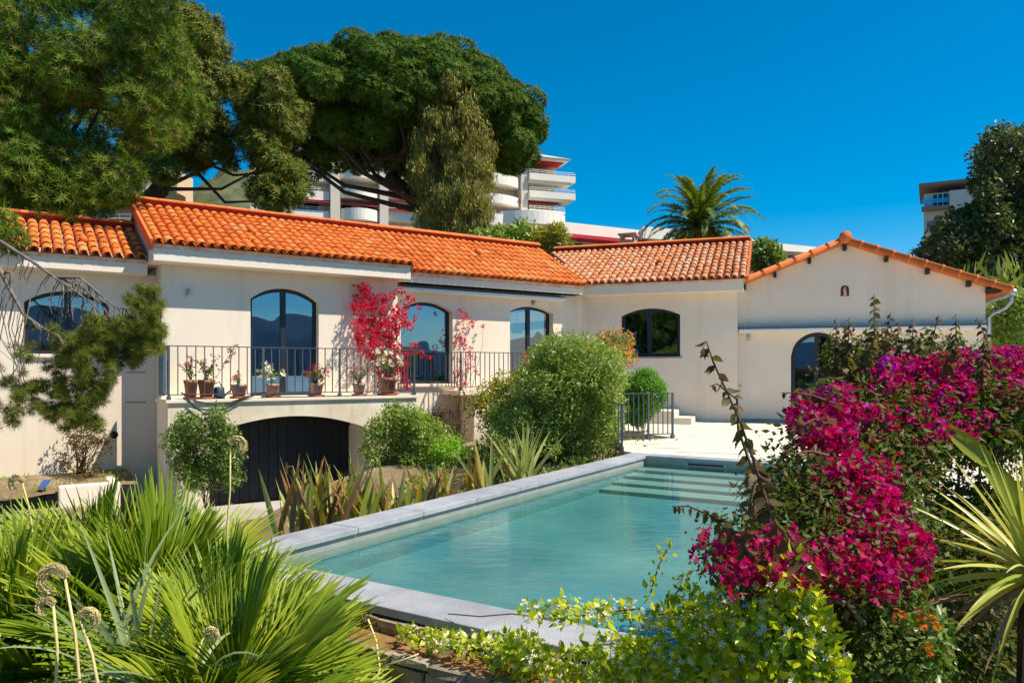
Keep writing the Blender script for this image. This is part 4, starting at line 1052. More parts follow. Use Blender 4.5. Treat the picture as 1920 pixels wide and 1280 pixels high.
# ------------------------------------------------------------------ trees
def pine(name, label, L, trunk_pts, trunk_r, needle, dens, size, tmpl, limb_n, limb_from, hollow=.45, squash=.8, rr=.11, up=.35):
    t = empty(name, label, 'tree')
    mb = MB(); mb.tube(trunk_pts, list(np.linspace(trunk_r, trunk_r * .6, len(trunk_pts))), 9)
    idx = rng.choice(len(L), min(limb_n, len(L)), replace=False)
    for i in idx:
        s_ = np.array(limb_from[rng.integers(len(limb_from))]); c_, r_ = L[i]
        mid = s_ * .45 + c_ * .55 + np.array([0, 0, -.12 * np.linalg.norm(c_ - s_)]) + rng.normal(0, .25, 3)
        pts = [s_, s_ * .6 + mid * .4, mid, mid * .45 + c_ * .55, c_]
        mb.tube(pts, [rr, rr * .8, rr * .6, rr * .4, rr * .15], 5)
    mb.build('trunk', M['bark'], t, True)
    P, Dd = on_lobes(L, dens, hollow, squash, up)
    scatter('crown', t, needle, P, Dd, size * rng.uniform(.75, 1.25, len(P)), tmpl)
    return t

# the big stone pine: an umbrella dome
cc = at(742, 268, 42); L = []
gold = math.pi * (3 - math.sqrt(5))
for i in range(150):                              # clumps on the dome
    zz = 1 - 1.0 * (i + .5) / 150; rad = math.sqrt(max(0, 1 - zz * zz)); a_ = i * gold
    q = cc + np.array([rad * math.cos(a_) * 7.7, rad * math.sin(a_) * 7.2, zz * 4.5]) * rng.uniform(.93, 1.05) + rng.normal(0, .18, 3)
    L.append((q, rng.uniform(.75, 1.25)))
for i in range(90):
    d_ = nrm(rng.normal(size=3)); d_[2] = abs(d_[2]); L.append((cc + d_ * np.array([7.5, 7.0, 4.4]) * rng.uniform(.45, .85), rng.uniform(.8, 1.2)))
for x, y, d_, r_ in ((500, 150, 41, 1.2), (470, 140, 42, 1.0), (540, 140, 40, 1.2), (960, 300, 40, 1.0), (990, 250, 41, 1.0), (985, 290, 41, .9), (640, 240, 37, 1.2), (700, 240, 36.5, 1.2), (970, 270, 39, 1.1), (450, 150, 42, .9)):
    L.append((at(x, y, d_), r_))
pine('stone_pine', 'large umbrella-shaped stone pine with a dense dark green dome crown', L,
     [at(905, 520, 41), at(880, 455, 41), at(840, 410, 41.2), at(775, 372, 41.5), at(730, 330, 42)], .62, M['pine_far'], 330, .23, TUFT_FAR, 22,
     [at(775, 372, 41.5), at(730, 330, 42), at(840, 410, 41.2), at(700, 300, 41.8)], .80, .78, .2)
# pine behind the left wing (middle)
polyM = [(250, 30), (330, 8), (385, 40), (430, 95), (450, 140), (520, 160), (556, 205), (548, 265), (562, 320), (550, 365), (500, 385), (468, 345), (430, 285), (350, 265), (250, 290)]
L = lobes_in(polyM, 95, 25, 30, .45, .85)
L += lobes_in([(470, 300), (560, 320), (560, 390), (490, 385)], 12, 25, 27, .3, .5)
L += lobes_in([(240, 250), (420, 270), (445, 315), (370, 318), (250, 345)], 26, 25.5, 28, .4, .65)
pine('pine_tree', 'olive green pine with a curved dark trunk right of the nearest pine', L,
     [at(255, 460, 28), at(268, 385, 28), at(300, 355, 28), at(312, 318, 28), at(330, 280, 28)], .42, M['pine_mid'], 480, .19, TUFT_FAR, 12,
     [at(312, 318, 28), at(330, 280, 28), at(300, 355, 28)], .4, .85, .09)
# nearest pine, top left
polyN = [(-80, -80), (320, -80), (345, 20), (335, 110), (350, 200), (325, 250), (280, 300), (265, 345), (205, 375), (120, 385), (60, 430), (-80, 430)]
L = lobes_in(polyN, 150, 15.5, 20, .42, .78)
L += lobes_in([(-60, 380), (70, 390), (60, 450), (-60, 465)], 10, 12.5, 14, .25, .35)
pine('pine_tree', 'nearest pine filling the top left corner, with long bright needles', L,
     [at(150, 520, 19.5), at(132, 420, 19.2), at(122, 360, 19), at(105, 300, 18.6), at(70, 180, 18)], .28, M['pine_near'], 360, .17, TUFT, 20,
     [at(122, 360, 19), at(105, 300, 18.6), at(90, 240, 18.3), at(70, 180, 18)], .66, .85, .07)

# pine standing behind the viewer, seen only in the glass
L = [(np.array([-9.5, -4.0, 4.6]) + nrm(rng.normal(size=3)) * np.array([4.2, 3.5, 3.0]) * rng.uniform(.3, 1), rng.uniform(.6, 1.0)) for _ in range(75)]
pine('pine_tree', 'pine mirrored darkly in the arched window of the right wing', L, [np.array([-9.5, -4, -4.0]), np.array([-9.4, -4, 0.]), np.array([-9.5, -4, 4.])], .3, M['pine_mid'], 60, .4, TUFT_FAR, 14, [np.array([-9.5, -4, 2.])], .3, .9, .1)

# drooping pine branch in front of the left wing
dp = empty('pine_branch', 'drooping pine branch with bare grey twigs hanging before the left wing', 'tree branch')
mb = MB()
def pxline(pts, d): return [at(x, y, d + (0 if len(p_) == 0 else 0)) for (x, y, *p_) in pts]
limbs = [([(-90, 410), (0, 452), (60, 490), (105, 522), (150, 535), (190, 570), (210, 600)], .034, .008, 11.6),
         ([(105, 522), (150, 520), (185, 550), (215, 575), (250, 583), (262, 572)], .024, .006, 11.6),
         ([(100, 520), (140, 545), (175, 570), (200, 605)], .022, .008, 11.5),
         ([(-60, 470), (0, 505), (20, 545), (45, 590), (80, 615), (120, 640), (150, 660)], .042, .010, 11.3),
         ([(10, 510), (22, 512), (18, 540)], .03, .02, 11.3),
         ([(80, 615), (110, 630), (130, 665), (140, 700)], .02, .008, 11.2)]
for pts, r0, r1, d_ in limbs: mb.tube([at(x, y, d_) for x, y in pts], list(np.linspace(r0, r1, len(pts))), 6)
for k_ in range(95):
    pts, r0, r1, d_ = limbs[rng.integers(4)]; i = rng.integers(1, len(pts)); x, y = np.array(pts[i - 1]) + (np.array(pts[i]) - pts[i - 1]) * rng.random()
    dx = rng.normal(0, 12); ln = rng.uniform(25, 85)
    mb.tube([at(x, y, d_), at(x + dx * .7 + 5, y + ln * .25, d_ + rng.normal(0, .1)), at(x + dx, y + ln * .65, d_ + rng.normal(0, .15)), at(x + dx * .6, y + ln, d_ + rng.normal(0, .2))], [.009, .008, .006, .003], 4, False)
for x in range(-20, 60, 6):
    y = 520 + x + rng.normal(0, 20); mb.tube([at(x, y, 11.3), at(x - 12, y + 60, 11.2), at(x + rng.normal(0, 15), y + 130, 11.2), at(x + rng.normal(0, 20), y + 190, 11.1)], [.010, .008, .006, .003], 4, False)
mb.build('twigs', M['twig'], dp, True)
L = lobes_in([(110, 640), (170, 600), (215, 605), (220, 660), (200, 720), (205, 780), (180, 800), (120, 805), (70, 770), (20, 750), (30, 730), (80, 715)], 105, 11.0, 11.9, .09, .16)
L += lobes_in([(205, 600), (255, 590), (310, 600), (300, 660), (260, 690), (205, 690)], 50, 11.2, 11.9, .09, .15)
L += lobes_in([(240, 550), (290, 535), (310, 570), (312, 620), (270, 620)], 24, 11.3, 11.8, .08, .13)
L += lobes_in([(-20, 690), (30, 690), (60, 760), (50, 800), (-20, 820)], 16, 11.0, 11.4, .09, .15)
L += lobes_in([(20, 620), (120, 600), (190, 640), (200, 800), (120, 800), (40, 770)], 50, 11.0, 11.9, .07, .12)
L += lobes_in([(190, 600), (250, 545), (305, 545), (312, 640), (260, 690), (200, 720)], 34, 11.1, 11.9, .07, .12)
P, Dd = on_lobes(L, 1300, .15, .9, .25)
scatter('needles', dp, M['pine_mid'], P, Dd, .115 * rng.uniform(.8, 1.25, len(P)), TUFT_FINE)

# eucalyptus
eu = empty('eucalyptus_tree', 'tall narrow eucalyptus with drooping olive leaves before the stone pine', 'tree')
polyE = [(812, 160), (836, 125), (868, 122), (893, 155), (908, 210), (922, 290), (920, 360), (910, 420), (875, 450), (805, 445), (785, 400), (774, 320), (780, 240), (795, 195)]
L = lobes_in(polyE, 190, 34.8, 38, .32, .6)
P, Dd = on_lobes(L, 1050, .2, 1.2, 0)
scatter('crown', eu, M['euc'], P, rng.normal(0, .35, P.shape) + [0, 0, -1], .25 * rng.uniform(.7, 1.3, len(P)), LANCE)
mb = MB()
for x0, x1 in ((845, 850), (860, 872), (838, 815), (868, 895), (850, 840)): mb.tube([at(x0, 540, 36.4), at((x0 + x1) / 2, 400, 36.4), at(x1, 280, 36.4), at(x1 + 5, 160, 36.4)], [.17, .13, .09, .03], 6)
mb.build('trunk', M['stem'], eu, True)

# dark evergreen on the right
dt = empty('evergreen_tree', 'dark loose evergreen tree at the right edge beside the tower block', 'tree')
polyD = [(1828, 300), (1835, 275), (1855, 290), (1870, 250), (1935, 235), (1990, 260), (1990, 560), (1850, 525), (1790, 500), (1720, 488), (1708, 468), (1725, 452), (1765, 445), (1790, 415), (1832, 380), (1840, 335)]
L = lobes_in(polyD, 190, 31, 36, .40, .8)
P, Dd = on_lobes(L, 520, .4, .85, .2)
scatter('crown', dt, M['dark_tree'], P, tang(Dd), .24 * rng.uniform(.7, 1.3, len(P)), LEAF)
mb = MB(); mb.tube([at(1900, 640, 33.5), at(1895, 480, 33.5), at(1880, 400, 33.5), at(1860, 330, 33.5)], [.3, .24, .15, .06], 7)
for x, y in ((1720, 460), (1760, 430), (1810, 350), (1840, 280), (1900, 300), (1930, 360)): branch(mb, at(1890, 450, 33.5), at(x, y, 33.2), .12, .03, .3)
mb.build('trunk', M['stem'], dt, True)

# generic leafy shrub
def shrub(name, label, L, m, dens, size, tmpl=LEAF, base=None, hollow=.45, cat='shrub', jit=.5, up=.3, flowers=None, stems=8, group=None):
    t = empty(name, label, cat, group)
    if base is not None:
        mb = MB()
        for i in rng.choice(len(L), min(stems, len(L)), replace=False): branch(mb, base + rng.normal(0, .04, 3) * [1, 1, 0], L[i][0], .012, .004, .05, 6, .02, 4)
        mb.build('stem', M['stem'], t, True)
    P, Dd = on_lobes(L, dens * 3.0, hollow, 1, up)
    scatter('foliage', t, m, P, tang(Dd), size * rng.uniform(.7, 1.3, len(P)), tmpl, flat=Dd + [0, 0, .5])
    if flowers:
        fm, fd, fs, ft, fL = flowers
        P, Dd = on_lobes(fL or L, fd, .85, 1, .5); scatter('flowers', t, fm, P, Dd, fs * rng.uniform(.7, 1.2, len(P)), ft)
    return t
def ball(px, py, d, r, n, lr): 
    c_ = at(px, py, d); return [(c_ + nrm(rng.normal(size=3)) * r * .72, lr) for _ in range(n)]

# hillside greenery behind the roofs
shrub('shrub', 'grey-green shrub behind the ridge below the curved white balcony', lobes_in([(895, 440), (930, 420), (980, 425), (1005, 450), (1000, 475), (900, 470)], 30, 27, 29, .3, .5), M['olive'], 240, .22, base=at(950, 520, 28))
shrub('shrub', 'yellowish feathery plant behind the junction of the two villa roofs', lobes_in([(1000, 450), (1020, 430), (1050, 432), (1055, 460), (1020, 475)], 12, 25.5, 26.5, .25, .4), M['yellow_shrub'], 300, .32, LANCE, base=at(1025, 520, 26))
shrub('shrub', 'green shrub behind the right verge of the bleached tile roof', lobes_in([(1415, 465), (1440, 462), (1466, 480), (1470, 510), (1420, 515)], 22, 25.5, 27, .3, .45), M['shrub'], 260, .2, base=at(1440, 560, 26))
shrub('shrub', 'bright green bush on the slope right of the gable building', lobes_in([(1862, 580), (1900, 545), (1960, 540), (1960, 680), (1865, 665)], 45, 20, 22.5, .28, .5), M['shrub_light'], 380, .14, base=at(1900, 740, 21))
t = empty('reeds', 'pale green reeds growing on the slope below the dark tree', 'reeds')
q = poly_pts([(1790, 500), (1840, 470), (1950, 480), (1950, 560), (1880, 560)], 110); P = np.array([at(x, y + 26, rng.uniform(22.5, 25)) for x, y in q])
scatter('blades', t, M['reed'], P, rng.normal(0, .45, P.shape) + Z3, rng.uniform(.4, .8, len(P)), LANCE)

# date palm
dpalm = empty('date_palm', 'date palm with arching feather fronds behind the bleached tile roof', 'palm tree')
def feather(Lf, droop, n=44, seed=0):
    r = np.random.default_rng(seed); V = []; Fc = []; rn = []
    sp = []
    for i in range(n + 1):
        t = i / n; ang = R(8) - droop * t * t; 
        sp.append((t, ang))
    pts = [np.zeros(3)]; 
    for i in range(n): pts.append(pts[-1] + np.array([math.cos(sp[i][1]), 0, math.sin(sp[i][1])]) * Lf / n)
    for i in range(2, n):
        t = i / n; ll = .42 * math.sin(math.pi * (.12 + .86 * t)) ** .7; tang = nrm(pts[i + 1] - pts[i])
        for s in (-1, 1):
            for kk in range(2):
                dirv = nrm(tang * .75 + np.array([0, s, 0]) * 1.0 + np.array([0, 0, .35 - .75 * r.random()]))
                side = tang * .036; b = len(V); o_ = pts[i] + tang * kk * Lf / n * .5
                V += [o_ - side, o_ + side, o_ + dirv * ll * .6 + side * .7 - [0, 0, .02], o_ + dirv * ll - [0, 0, .10 * ll]]; Fc.append((b, b + 1, b + 2, b + 3)); rn += [r.random()] * 4
    # rachis
    for i in range(n):
        w = .035 * (1 - i / n) + .006; b = len(V); V += [pts[i] + [0, -w, 0], pts[i] + [0, w, 0], pts[i + 1] + [0, w, 0], pts[i + 1] + [0, -w, 0]]; Fc.append((b, b + 1, b + 2, b + 3)); rn += [.9] * 4
    return np.array(V), np.array(Fc), rn
fm = []
for k_ in range(6):
    V, Fc, rn = feather(3.2 + .15 * k_, R(55 + 16 * k_), seed=k_); o = npmesh('frond', V, Fc, M['palm'], dpalm, rn); fm.append(o.data); bpy.data.objects.remove(o)
hub = at(1313, 425, 38)
for i in range(74):
    el = R(80 - 108 * ((i + .5) / 74) ** .8); az = i * 2.39996 + rng.normal(0, .15)
    o = link(bpy.data.objects.new('frond', fm[int(min(5, max(0, 2.2 + rng.normal(0, 1.2))))]), dpalm)
    o.location = hub + [0, 0, .25 * math.sin(el)]; o.rotation_euler = (rng.normal(0, .25), -el, az)
    s_ = rng.uniform(.82, 1.02); o.scale = (s_, s_, s_)
mb = MB(); mb.tube([hub - [0, 0, 7], hub - [0, 0, 3], hub - [0, 0, .9], hub - [0, 0, .2], hub + [0, 0, .1]], [.38, .36, .45, .5, .2], 12); mb.build('trunk', M['bark'], dpalm, True)
for k_ in range(7):
    a = R(180 + 180 * k_ / 6 + 10); e = hub + np.array([math.cos(a) * .9, math.sin(a) * .9, -.55]); mb = MB()
    for _ in range(26): mb.tube([hub, hub * .4 + e * .6 + [0, 0, .25], e + rng.normal(0, .2, 3) - [0, 0, .2]], .014, 3, False)
    mb.build('fruit_stalks', M['orange_fruit'], dpalm)

# ------------------------------------------------------------------ garden by the house
shrub('olive_bush', 'large grey-green olive bush between the small balcony and the pool',
      lobes_in([(925, 765), (968, 718), (1005, 668), (1045, 645), (1090, 650), (1140, 670), (1160, 708), (1155, 765), (1142, 822), (1095, 848), (1010, 845), (952, 825), (920, 795)], 200, 13.2, 15.8, .20, .36), M['olive'], 1300, .08, NARROW, base=at(1040, 870, 14.2), stems=12)
shrub('clipped_bush', 'round bright green clipped bush behind the short terrace railing', ball(1206, 735, 16.6, .50, 55, .22) + ball(1195, 760, 16.6, .45, 20, .2), M['box'], 2600, .05, LEAF, base=at(1206, 830, 16.6), jit=.3)
shrub('shrub', 'dense dark green shrub against the pillar left of the garage door',
      lobes_in([(322, 825), (345, 782), (385, 778), (420, 768), (444, 825), (446, 905), (400, 915), (352, 905), (320, 865)], 62, 12.75, 13.5, .14, .25), M['shrub'], 1700, .06, base=at(390, 985, 13.2))
shrub('shrub', 'loose green shrub against the pillar right of the garage door',
      lobes_in([(684, 835), (700, 795), (735, 768), (775, 775), (815, 800), (850, 815), (845, 880), (760, 905), (715, 905), (690, 870)], 85, 14.3, 15.6, .15, .28), M['shrub_light'], 1250, .07, base=at(745, 960, 14.8))
shrub('clipped_bush', 'small lime green rounded bush right of the garage shrub', ball(843, 848, 14.2, .36, 30, .17), M['lime'], 1900, .045, base=at(843, 900, 14.2), jit=.3)
shrub('shrub', 'yellowing shrub below the small balcony railing', lobes_in([(880, 745), (910, 715), (950, 700), (985, 720), (960, 775), (905, 800), (885, 775)], 30, 15.2, 16.6, .15, .26), M['yellow_shrub'], 700, .075, base=at(930, 850, 15.6))
shrub('shrub', 'brown twiggy creeper hanging under the small balcony corner', lobes_in([(835, 740), (870, 725), (885, 790), (870, 840), (800, 800), (810, 780)], 22, 16.6, 17.3, .10, .2), M['boug_shoot'], 420, .06, base=at(865, 860, 17), stems=16)
shrub('shrub', 'dark low shrub in the bed behind the sword-leaved flax', lobes_in([(880, 840), (920, 810), (980, 840), (970, 880), (890, 880)], 26, 12.5, 13.6, .14, .24), M['shrub'], 900, .065, base=at(925, 900, 13))
L = lobes_in([(1105, 640), (1140, 622), (1180, 635), (1192, 665), (1150, 690), (1110, 680)], 26, 15.0, 16.2, .14, .22)
shrub('lantana', 'orange-flowered lantana behind the olive bush under the dark arched window', L, M['shrub_light'], 800, .06, base=at(1150, 780, 16.6), flowers=(M['orange_flower'], 420, .045, STAR, None))
L = lobes_in([(975, 645), (1000, 640), (1010, 660), (985, 690), (960, 740), (945, 735)], 9, 15.6, 16.0, .08, .14)
shrub('lantana', 'sprigs of orange lantana beside the small balcony railing', L, M['yellow_shrub'], 500, .06, flowers=(M['orange_flower'], 330, .04, STAR, None), base=at(980, 800, 15.8))
shrub('shrub', 'sparse brownish shrub against the sunlit wall of the left wing', lobes_in([(112, 850), (120, 800), (150, 790), (190, 800), (200, 840), (180, 885), (120, 885)], 30, 13.7, 14.3, .10, .2), M['boug_shoot'], 900, .055, base=at(150, 888, 14.1), stems=20)
# young palm beside the lantana
def sword(V, Fc, rn, base, d, L, w, droop, seg=7, fold=.25, col_=None, taper=1.0):
    d = nrm(d); side = np.cross(d, Z3)
    if np.linalg.norm(side) < .1: side = np.array([1., 0, 0])
    side = nrm(side + rng.normal(0, .5, 3)); side = nrm(side - d * (side @ d)); up = np.cross(side, d); b = len(V); p = np.array(base, float); dd = d.copy()
    for i in range(seg + 1):
        t = i / seg; ww = w * (1 - t ** (2.2 * taper)) * (.55 + .45 * min(1, t * 4)) + .0008
        V += [p - side * ww + up * ww * fold, p, p + side * ww + up * ww * fold]; rn += [col_ if col_ is not None else .5] * 3
        dd = nrm(dd + np.array([0, 0, -droop / seg])); p = p + dd * L / seg
    for i in range(seg):
        a = b + i * 3; Fc += [(a, a + 1, a + 4, a + 3), (a + 1, a + 2, a + 5, a + 4)]
def sword_clump(name, label, cat, base, n, Lr, w, m, spread, droop, part='leaf', lean=(0, 0, 0), group=None, mats=None, minz=.1, bspread=.05):
    t = empty(name, label, cat, group)
    for i in range(n):
        V, Fc, rn = [], [], []
        az = i * 2.39996 + rng.normal(0, .3); sp = spread * math.sqrt((i + .5) / n)
        d = np.array([math.cos(az) * math.sin(sp), math.sin(az) * math.sin(sp), max(minz, math.cos(sp))]) + lean
        sword(V, Fc, rn, np.array(base) + rng.normal(0, bspread, 3) * [1, 1, 0], d + rng.normal(0, .12, 3) * (bspread > .06), rng.uniform(*Lr), w * rng.uniform(.75, 1.2), droop * rng.uniform(.3, 1.5), col_=0)
        mm = m if mats is None else mats[rng.integers(len(mats))]
        npmesh(part, np.array(V), np.array(Fc), mm, t, rn, smooth=True)
    return t
sword_clump('young_palm', 'small spiky palm poking out above the olive bush', 'palm', at(1095, 665, 15.0), 26, (.45, .65), .018, M['fan'], 1.1, .5)
fl = [M['flax'], M['flax'], M['flax_green'], M['flax'], M['dead']]
for (x, y, d_, n_, l0, l1, mm, lab) in (
        (575, 985, 7.9, 30, .55, .95, fl, 'bronze-tipped flax clump before the garage door, leftmost along the pool'),
        (668, 968, 8.2, 30, .55, .95, fl, 'bronze flax clump right of the garage door by the pool edge'),
        (735, 962, 8.6, 18, .35, .7, fl + [M['yellow_shrub']], 'low yellowing flax clump in the middle of the row along the pool'),
        (812, 925, 9.4, 18, .35, .65, fl + [M['yellow_shrub']], 'upright olive flax clump before the lime bush'),
        (890, 905, 10.2, 9, .45, .85, [M['flax'], M['flax_green']], 'flax clump with a leaning striped blade before the olive bush'),
        (985, 890, 11.0, 16, .55, 1.05, [M['flax_green'], M['flax_green'], M['flax']], 'tallest green striped flax clump before the olive bush')):
    sword_clump('flax_plant', lab, 'flax', at(x, y, d_) - [0, 0, .12], int(n_ * 1.7), (l0, l1), .034, None, .52, .22, group='flax clumps along the pool', mats=mm, minz=.5, bspread=.13)

# low ground cover on the bed
n = 9000; l_ = rng.uniform(3.2, 11.5, n); a_ = rng.uniform(-3.6, -.1, n)
k_ = (np.sin(l_ * 2.3 + a_) * np.sin(a_ * 3.1 + 1) + rng.normal(0, .5, n)) > -.25
l_, a_ = l_[k_], a_[k_]; tt = np.clip((l_ - 3.5) / 5, 0, 1); zz = np.where(l_ > 8.2, -.3, -1.32 + tt)
P = np.array([PF.p(x, -y, z + .02) for x, y, z in zip(a_, l_, zz)]); P[:, 2] += np.abs(rng.normal(0, .11, len(P)))
tag(scatter('ground_cover', None, M['shrub'], P, rng.normal(0, .8, P.shape) + Z3 * .6, rng.uniform(.06, .13, len(P)), LEAF), 'low leafy ground cover between the flax and the shrubs', 'ground cover', kind='stuff')

# garden spotlight, solar lamp
u, z = FA.hit(210, 812, -.7); w = empty('spotlight', 'small black spotlight on the sunlit wall of the left wing', 'spotlight')
MB().tube([FA.p(u, -.64, z), FA.p(u + .02, -.50, z - .02)], [.05, .075], 10).build('head', M['black'], w, True); MB().tube([FA.p(u, -.699, z), FA.p(u, -.64, z)], .02, 6).build('bracket', M['black'], w)
b = at(84, 935, 13.0); w = empty('solar_lamp', 'small solar lamp with blue panel on a stake in the earth bed', 'solar lamp')
MB().tube([b - [0, 0, .12], b + [0, 0, .2]], .015, 6).build('stake', M['black'], w); MB().hexa([b + np.array(q_) for q_ in ((-.08, -.07, .2), (.06, -.09, .2), (.09, .03, .32), (-.05, .05, .32), (-.08, -.075, .212), (.06, -.095, .212), (.09, .025, .332), (-.05, .045, .332))]).build('panel', M['panel'], w)
MB().lathe([(.0, .0), (.05, .02), (.06, .08), (.03, .12)], b + [-.08, 0, .03], 10).build('lamp_head', M['black'], w, True)
for yy in (698, 754):                             # wires on the left wing wall
    a_ = FA.hit(235, yy, -.68); e_ = FA.hit(272, yy, -.68)
    tag(MB().tube([FA.p(a_[0], -.66, a_[1]), FA.p(e_[0], -.66, e_[1]), FA.p(e_[0] + .01, -.70, e_[1])], .006, 4).build('trellis_wire', M['black']), 'upper taut trellis wire in the shaded corner of the left wing' if yy < 720 else 'lower taut trellis wire in the shaded corner of the left wing', 'wire', 'trellis wires')

# ------------------------------------------------------------------ balcony: pots, watering can, hose
def potted(px, hgt, r, m, label, fl_m, leaf_n, spread, height, saucer=True, tall=None, fl_n=14, v=1.0, fs=.05):
    u, _ = FA.hit(px, 742, v); b = FA.p(u, v, BZ); t = empty('potted_plant', label, 'potted plant', 'potted plants on the balcony edge')
    z0 = .025 if saucer else .0
    MB().lathe([(.0, z0), (r * .68, z0), (r * .92, z0 + hgt * .8), (r, z0 + hgt * .82), (r, z0 + hgt), (r * .86, z0 + hgt), (r * .84, z0 + hgt * .9), (0, z0 + hgt * .9)], b, 18).build('pot', m, t, True)
    if saucer: MB().lathe([(0, .002), (r * .95, .002), (r * 1.2, .04), (r * 1.12, .042), (r * .9, .018), (0, .018)], b, 18).build('saucer', M['terracotta_pot'], t, True)
    mb = MB(); P = []; Dd = []; FP = []
    for i in range(9):
        az = rng.random() * 6.28; e = b + np.array([math.cos(az) * spread * rng.uniform(.2, 1), math.sin(az) * spread * .6 * rng.uniform(.2, 1), z0 + hgt + height * rng.uniform(.35, 1)])
        pts = bez(b + [0, 0, z0 + hgt * .85], e, .05, 6, .012); mb.tube(pts, .006, 4)
        for _ in range(leaf_n // 9):
            k_ = rng.integers(2, 6); P.append(pts[k_] + rng.normal(0, .035, 3)); Dd.append(rng.normal(0, .7, 3) + [0, 0, .4])
        for _ in range(max(1, fl_n // 9)): FP.append(e + rng.normal(0, .04, 3))
    if tall:
        pts = [b + [0, 0, hgt], b + np.array([tall[0] * .5, 0, tall[1] * .45]), b + np.array([tall[0] * .9, 0, tall[1] * .75]), b + np.array([tall[0] * 1.25, 0, tall[1]])]
        mb.tube(pts, .006, 4)
        for _ in range(46):
            k_ = rng.random() * 2.9; i = int(k_); P.append(pts[i] * (1 - k_ + i) + pts[i + 1] * (k_ - i) + rng.normal(0, .04, 3)); Dd.append(rng.normal(0, .7, 3) + [0, 0, .3])
        for _ in range(9): k_ = 1 + rng.random() * 1.95; i = int(k_); FP.append(pts[i] * (1 - k_ + i) + pts[i + 1] * (k_ - i) + rng.normal(0, .05, 3))
    mb.build('stem', M['stem'], t)
    scatter('foliage', t, M['pot_leaf'], np.array(P), np.array(Dd), rng.uniform(.05, .09, len(P)), LEAF)
    if fl_m: scatter('flowers', t, fl_m, np.array(FP), rng.normal(0, .5, (len(FP), 3)) + [.3, -.6, .3], rng.uniform(.8, 1.2, len(FP)) * fs, STAR)
potted(358, .34, .13, M['terracotta_pot'], 'tall orange pot with sparse red flowers, leftmost on the balcony', M['red_flower'], 70, .16, .40, fl_n=5)
potted(387, .34, .16, M['terracotta_pot'], 'tall orange pot with a climbing red-flowered stem left of the watering can', M['red_flower'], 120, .22, .42, tall=(.42, .98), fl_n=9)
potted(448, .25, .16, M['pink_pot'], 'pale pink pot with a nearly bare plant right of the watering can', M['pink_flower'], 30, .16, .22, fl_n=2)
potted(511, .25, .14, M['pink_pot'], 'pale pink pot with white flowers before the balcony door', M['white_flower'], 110, .30, .34, fl_n=30, fs=.06)
potted(593, .25, .15, M['pink_pot'], 'pale pink pot with red flowers at the right edge of the balcony door', M['red_flower'], 110, .30, .36, fl_n=18, tall=(.18, .66))
potted(673, .24, .14, M['pink_pot'], 'pale pink pot with pink flowers below the wall bougainvillea', M['pink_flower'], 120, .20, .34, fl_n=20)
potted(727, .36, .20, M['terracotta_pot'], 'big orange pot with a bushy white-flowered plant at the right end of the balcony', M['white_flower'], 240, .36, .58, fl_n=60, fs=.065, v=.95)
u, _ = FA.hit(411, 742, 1.0); b = FA.p(u, 1.0, BZ); w = empty('watering_can', 'dark grey watering can between the pots on the balcony', 'watering can')
MB().lathe([(0, .001), (.105, .001), (.095, .2), (.07, .23), (.06, .23), (.0, .21)], b, 16).build('body', M['metal'], w, True)
MB().tube([b + FA.U3() * .09 + [0, 0, .05], b + FA.U3() * .2 + [0, 0, .15], b + FA.U3() * .30 + [0, 0, .27]], [.022, .015, .013], 7).build('spout', M['metal'], w, True)
MB().tube([b + FA.U3() * .05 + [0, 0, .22], b + [0, 0, .33], b - FA.U3() * .10 + [0, 0, .27], b - FA.U3() * .12 + [0, 0, .10]], .011, 6).build('handle', M['metal'], w, True)
mb = MB(); hp = [FA.p(FA.hit(x, y, 1.262)[0], 1.262, FA.hit(x, y, 1.262)[1]) for x, y in ((340, 735), (356, 752), (368, 766), (388, 777), (410, 773), (432, 760), (455, 748), (480, 740))]
mb.tube(hp, .014, 6)
mb.tube([FA.p(FA.hit(x, 744, 1.262)[0], 1.262, FA.hit(x, y, 1.262)[1]) for x, y in ((345, 737), (370, 752), (400, 758), (430, 755), (470, 740), (500, 735))], .010, 6)
mb.tube([FA.p(a, 1.08 + .03 * math.sin(a * 5), BZ + .012) for a in np.linspace(1.9, 4.6, 24)], .012, 6)
tag(mb.build('garden_hose', M['black'], None, True), 'black garden hose looped over the edge of the balcony', 'hose')

# ------------------------------------------------------------------ bougainvilleas on the house wall
def wall_bougainvillea(label, poly, n, v0, v1, base, bd, leafd, rlo, rhi, extra=()):
    t = empty('bougainvillea', label, 'bougainvillea')
    q = poly_pts(poly, n); L = []
    for x, y in q:
        u, z = FA.hit(x, y, v0); L.append((FA.p(u, rng.uniform(v0 + .04, v1), z), rng.uniform(rlo, rhi)))
    L += [(at(x, y, d_), r_) for x, y, d_, r_ in extra]
    mb = MB()
    for i in rng.choice(len(L), min(12, len(L)), replace=False): mb.tube(bez(base, L[i][0], .0, 8, .05), list(np.linspace(.012, .003, 8)), 5)
    mb.build('stem', M['stem'], t)
    P, Dd = on_lobes(L, leafd, .2, 1, 0); scatter('foliage', t, M['boug_leaf'], P, Dd + rng.normal(0, .6, Dd.shape), rng.uniform(.03, .06, len(P)), LEAF)
    P, Dd = on_lobes(L, bd, .5, 1, 0); scatter('flowers', t, M['boug_red'], P, Dd + rng.normal(0, .4, Dd.shape) + [.1, -.4, .1], rng.uniform(.035, .06, len(P)), BRACT)
